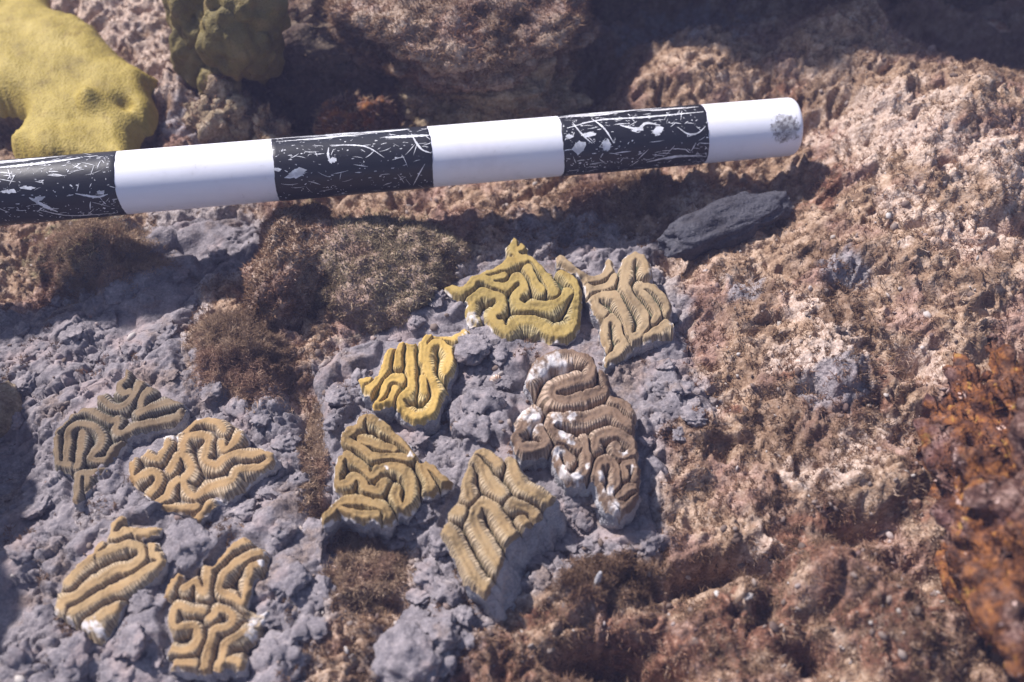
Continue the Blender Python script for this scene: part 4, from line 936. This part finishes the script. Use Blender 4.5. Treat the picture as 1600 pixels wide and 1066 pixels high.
# ------------------------------------------------------------------ other corals
def make_smooth_coral(name, lo, mid, hi):
    m = NT(name)
    n = m.noise(45, 4, 0.6); f = m.voro(620); g = m.noise(500, 3)
    col = m.ramp(n, [(0.3, lo), (0.5, mid), (0.7, hi)])
    col = m.mix(m.math('MULTIPLY', m.step(m.noise(75, 5, 0.7), 0.54, 0.68), 0.5), col, m.mix(1.0, col, (0.55, 0.48, 0.45), 'MULTIPLY'))
    col = m.mix(m.math('MULTIPLY', m.step(f, 0.42, 0.15), 0.55), col, m.mix(1.0, col, (0.55, 0.5, 0.4), 'MULTIPLY'))
    return m.done(col, 0.7, 0.3, m.bump(m.math('ADD', f, g), 0.5, 0.0008))
MAT_MUSTARD = make_smooth_coral('mustard_coral', (0.22, 0.16, 0.030), (0.32, 0.235, 0.045), (0.40, 0.30, 0.08))
MAT_GREEN = make_smooth_coral('green_coral', (0.075, 0.058, 0.018), (0.15, 0.115, 0.035), (0.22, 0.155, 0.065))
def mustard():
    poly = np.array([(-120, -90), (60, -40), (80, 0), (120, 15), (160, 45), (195, 80), (225, 95), (248, 108), (228, 122), (236, 150), (226, 172), (205, 183), (203, 205), (196, 246), (150, 244), (60, 240), (12, 220), (4, 198), (30, 164), (10, 152), (-30, 152), (-120, 162)], float)
    poly = smooth_line(np.vstack([poly, poly[:1]]), 3.0)[:-1]
    poly += 3.0 * np.stack([fbm2(poly[:, 0] / 14, poly[:, 1] / 14, 2, 305), fbm2(poly[:, 0] / 14 + 50, poly[:, 1] / 14, 2, 306)], 1)
    st = 2.2
    xs = np.arange(-130, 260, st); ys = np.arange(-100, 260, st); X, Y = np.meshgrid(xs, ys); x = X.ravel(); y = Y.ravel()
    sd, bx, by = poly_sd(x, y, poly); keep = sd > -st * 1.45; K = keep.reshape(X.shape); I = (sd > 0).reshape(X.shape); ii = np.arange(X.size).reshape(X.shape)
    fk = K[:-1, :-1] & K[1:, :-1] & K[:-1, 1:] & K[1:, 1:] & (I[:-1, :-1] | I[1:, :-1] | I[:-1, 1:] | I[1:, 1:])
    q = np.stack([ii[:-1, :-1], ii[1:, :-1], ii[1:, 1:], ii[:-1, 1:]], -1)[fk]
    used = np.zeros(X.size, bool); used[q.ravel()] = True; rm = np.cumsum(used) - 1; q = rm[q]
    x = np.where(sd < 0, bx, x)[used]; y = np.where(sd < 0, by, y)[used]; sd = np.maximum(sd[used], 0)
    z = 0.040 - 0.020 * np.exp(-sd / 9) + 0.0045 * fbm2(x / 95, y / 80, 2, 310) + 0.0005 * fbm2(x / 16, y / 15, 3, 311)
    z += 0.011 * np.exp(-((x - 140) / 17) ** 2 - ((y - 160) / 13) ** 2) - 0.008 * np.exp(-((x - 190) / 14) ** 2 - ((y - 155) / 8) ** 2)
    z += 0.012 * np.exp(-((x - 60) / 90) ** 2 - ((y - 60) / 60) ** 2)
    zp = 0.040 + 0 * z
    W = P(x, y, zp); W[:, 2] += z - zp
    base = np.array([W[:, 0].mean(), W[:, 1].mean(), 0.0])
    root = empty('mustard_coral', base, 'large lumpy mustard yellow coral spreading over the upper left corner', 'coral')
    obj('coral_crust', mesh_np('coral_crust', W - base, q), MAT_MUSTARD, root)
    e = np.concatenate([q[:, [0, 1]], q[:, [1, 2]], q[:, [2, 3]], q[:, [3, 0]]]); key = e.min(1).astype(np.int64) * len(W) + e.max(1)
    uq, inv, cnt = np.unique(key, return_inverse=True, return_counts=True); be = e[cnt[inv] == 1]; bv = np.unique(be); m2 = np.full(len(W), -1); m2[bv] = np.arange(len(bv))
    top = W[bv]; ctr = top.mean(0); rings = []
    for f in (0, 0.15, 0.5, 1.0):
        r = top.copy(); r[:, :2] = ctr[:2] + (top[:, :2] - ctr[:2]) * (1 - 0.10 * f); r[:, 2] -= 0.04 * f; rings.append(r)
    n = len(bv); a, b = m2[be[:, 0]], m2[be[:, 1]]
    F = [np.stack([b + k * n, a + k * n, a + (k + 1) * n, b + (k + 1) * n], 1) for k in range(3)]
    obj('underside', mesh_np('underside', np.vstack(rings) - base, np.vstack(F)), MAT_ROCK_SHADE, root)
mustard()
def lobed(name, label, lobes, mat, cat, seed):
    c = P(np.array([lobes[0][0]]), np.array([lobes[0][1]]), np.array([lobes[0][2]]))[0]
    root = empty(name, c, label, cat); v, f = ico(5)
    for i, (px, py, z, rad) in enumerate(lobes):
        p = P(np.array([px]), np.array([py]), np.array([z]))[0]
        q = v * np.asarray(rad) * (1 + 0.22 * fbm3(v * 1.8 + i + seed, 3, seed + i))[:, None] + p - c
        obj('lobe', mesh_np('lobe', q, None, f), mat, root)
lobed('green_coral', 'olive green lobed coral on the rock left of the dark hollow', [(325, 25, 0.070, (0.026, 0.028, 0.036)), (362, 62, 0.070, (0.022, 0.022, 0.032)), (312, 85, 0.045, (0.020, 0.020, 0.030)), (385, 12, 0.085, (0.026, 0.028, 0.03)), (345, 128, 0.035, (0.015, 0.016, 0.02)), (298, -10, 0.06, (0.022, 0.026, 0.032)), (345, 165, 0.022, (0.008, 0.008, 0.010)), (400, 75, 0.06, (0.018, 0.02, 0.024))], MAT_GREEN, 'coral', 61)
rock('reef_rock', 350, 190, 0.012, (0.022, 0.022, 0.03), 0.2, 0.35, 27, MAT_ROCK, 'small tan knob of rock under the olive green coral', 5, 2.2, 1500, MAT_ALGAE)
rock('reef_rock', 425, 215, 0.010, (0.012, 0.012, 0.022), 0.2, 0.35, 28, MAT_ROCK, 'narrow tan spur of rock in front of the dark hollow', 5, 2.2, 800, MAT_ALGAE)
rock('reef_rock', 560, 205, 0.0, (0.026, 0.018, 0.03), 0.2, 0.35, 29, MAT_ROCK_ORANGE, 'rusty brown rock knob at the right side of the dark hollow', 5, 2.2, 1500, MAT_BROWN)

# ------------------------------------------------------------------ loose grey pieces and small things
def blob(name, px, py, lift, rad, rot, seed, mat, label, cat, amp=0.25, sub=5, sup=1.0, tiltv=(0, 0)):
    v, f = ico(sub); p = at(px, py)
    w = np.sign(v) * np.abs(v) ** sup
    q = w * np.asarray(rad) * (1 + amp * fbm3(v * 1.9 + seed, 3, seed))[:, None]
    vn = normals(q, f); q = q + vn * (0.0012 * fbm3(q * 170 + seed, 3, seed + 3, 0.7))[:, None]
    o = obj(name, mesh_np(name, q, None, f), mat); o.location = (p[0], p[1], p[2] + lift); o.rotation_euler = (tiltv[0], tiltv[1], rot)
    return tag(o, label, cat)
MAT_MORTAR_SHADE = make_rock_mat('shade_dark_mortar', (0.035, 0.034, 0.042), (0.058, 0.056, 0.068), (0.10, 0.096, 0.11), (0.065, 0.06, 0.072))  # mortar darkened in colour to stand in for the pole's shadow
blob('mortar_roll', 1130, 358, 0.005, (0.046, 0.0145, 0.0095), 0.46, 71, MAT_MORTAR_SHADE, 'roll of mortar below the right end of the pole, coloured dark for the pole shadow', 'mortar', 0.22, 5, 0.8)
blob('mortar_ball', 640, 1034, 0.003, (0.0175, 0.017, 0.012), 0.3, 73, MAT_MORTAR, 'rounded grey mortar ball at the bottom edge beside the algae', 'mortar', 0.16)
blob('reef_pebble', 5, 645, 0.004, (0.011, 0.018, 0.009), 0.1, 75, MAT_ROCK, 'small pinkish tan stone at the left edge of the mortar', 'stone', 0.2, 4)

# ------------------------------------------------------------------ small finds
def make_shell():
    m = NT('shell'); n = m.noise(300, 3)
    return m.done(m.mix(m.step(n, 0.4, 0.62), (0.42, 0.22, 0.12), (0.82, 0.70, 0.60)), 0.35, 0.5)
MAT_SHELL = make_shell()
def shell(px, py, r, rot, label, mat=MAT_SHELL, lift=0.002, tilt=0.5):
    """a ribbed fan shell"""
    nu, nv = 29, 12; u = np.linspace(-1.0, 1.0, nu); v = np.linspace(0.05, 1, nv); U, Vv = np.meshgrid(u, v)
    rr = r * Vv * (1 - 0.12 * U * U); z = 0.30 * r * np.sin(Vv * 2.4) * (1 - 0.6 * U * U) + 0.05 * r * Vv * np.cos(U * 22)
    top = np.stack([rr * np.sin(U), rr * np.cos(U), z], -1).reshape(-1, 3); bot = top - np.array([0, 0, 0.08 * r])
    i = np.arange(nu * nv).reshape(nv, nu); q = np.stack([i[:-1, :-1], i[:-1, 1:], i[1:, 1:], i[1:, :-1]], -1).reshape(-1, 4)
    o = obj('shell', mesh_np('shell', np.vstack([top, bot]), np.vstack([q[:, ::-1], q + nu * nv])), mat)
    p = at(px, py); o.location = (p[0], p[1], p[2] + lift); o.rotation_euler = (tilt, 0.1, rot); return tag(o, label, 'shell')
shell(1556, 66, 0.014, 2.2, 'pale orange ribbed shell glinting in the dark upper right corner', lift=0.010, tilt=0.9)
shell(776, 606, 0.005, 0.4, 'tiny pale shell chip on the mortar beside the brown coral', lift=0.004)
shell(10, 640, 0.006, 1.4, 'small pale shell lying at the left edge of the mortar', lift=0.008)
def peg(px, py, label):
    p = at(px, py); k = 10; n = 12; V = []
    for a in range(k):
        f = a / (k - 1); r = 0.0020 * (1 - 0.35 * f) * (1 + 0.12 * math.sin(a * 2.3)) * (0.55 if a == k - 1 else 1)
        for b in range(n):
            th = 2 * math.pi * b / n; V.append((r * math.cos(th) + 0.002 * f * f, r * math.sin(th) + 0.0045 * f, 0.016 * f - 0.003))
    F = [(a * n + b, a * n + (b + 1) % n, (a + 1) * n + (b + 1) % n, (a + 1) * n + b) for a in range(k - 1) for b in range(n)]
    V.append((0.002, 0.0045, 0.0135)); T = [((k - 1) * n + b, (k - 1) * n + (b + 1) % n, k * n) for b in range(n)]
    o = obj('coral_stub', mesh_np('coral_stub', np.array(V), F, T), MAT_SKEL); o.location = p; return tag(o, label, 'coral')
peg(930, 925, 'small upright grey coral stub on the fuzzy algae mound')

# ------------------------------------------------------------------ rubble, drifting specks, water
def scraps(name, pts, rad, mat, label, cat, seed):
    rg = np.random.default_rng(seed); v, f = ico(1); n = len(pts)
    A = rg.normal(size=(n, 3, 3)) * 0.28 + np.eye(3) * rg.uniform(0.7, 1.2, (n, 1, 1))
    V = (np.einsum('nij,vj->nvi', A, v) * rad[:, None, None] + pts[:, None, :]).reshape(-1, 3)
    F = (f[None] + (np.arange(n) * len(v))[:, None, None]).reshape(-1, 3)
    me = mesh_np(name, V, None, F, smooth=False); fattr(me, 'tint', np.repeat(rg.random(n), len(v)))
    o = obj(name, me, mat); o['kind'] = 'stuff'; return tag(o, label, cat)
MAT_RUBBLE = make_algae_mat('rubble', (0.16, 0.11, 0.09), (0.42, 0.34, 0.30), (0.72, 0.66, 0.62))
x, y = scatter(3000, (-40, 1640, -40, 1100)); k_ = (np.maximum(patch_mask(x, y, LEFT_PATCH), patch_mask(x, y, MID_PATCH)) < 0) | (rng.random(len(x)) < 0.3); x = x[k_]; y = y[k_]; ss = surf(x, y)
scraps('rubble', np.stack([x, y, ss + 0.0006], 1), 0.0005 + 0.0016 * rng.random(len(x)) ** 2.5, MAT_RUBBLE, 'loose pale sand grains and shell crumbs strewn over the seabed', 'rubble', 5)

hz = NT('water_haze'); hz.t.nodes.remove(hz.b)
pv = hz.n('ShaderNodeVolumePrincipled'); pv.inputs['Color'].default_value = (0.60, 0.58, 1.0, 1); pv.inputs['Density'].default_value = 0.07
hz.t.links.new(pv.outputs[0], hz.out.inputs['Volume'])
hx, h0, h1 = 40.0, -1.15, 0.62
hv = [(a, b, c) for c in (h0, h1) for a, b in ((-hx, -hx), (hx, -hx), (hx, hx), (-hx, hx))]
hme = mesh_np('haze', np.array(hv), [(0, 3, 2, 1), (4, 5, 6, 7), (0, 1, 5, 4), (1, 2, 6, 5), (2, 3, 7, 6), (3, 0, 4, 7)], smooth=False)
ho = obj('haze', hme, hz.m); ho['kind'] = 'stuff'; tag(ho, 'pale blue water haze filling the whole view', 'water')
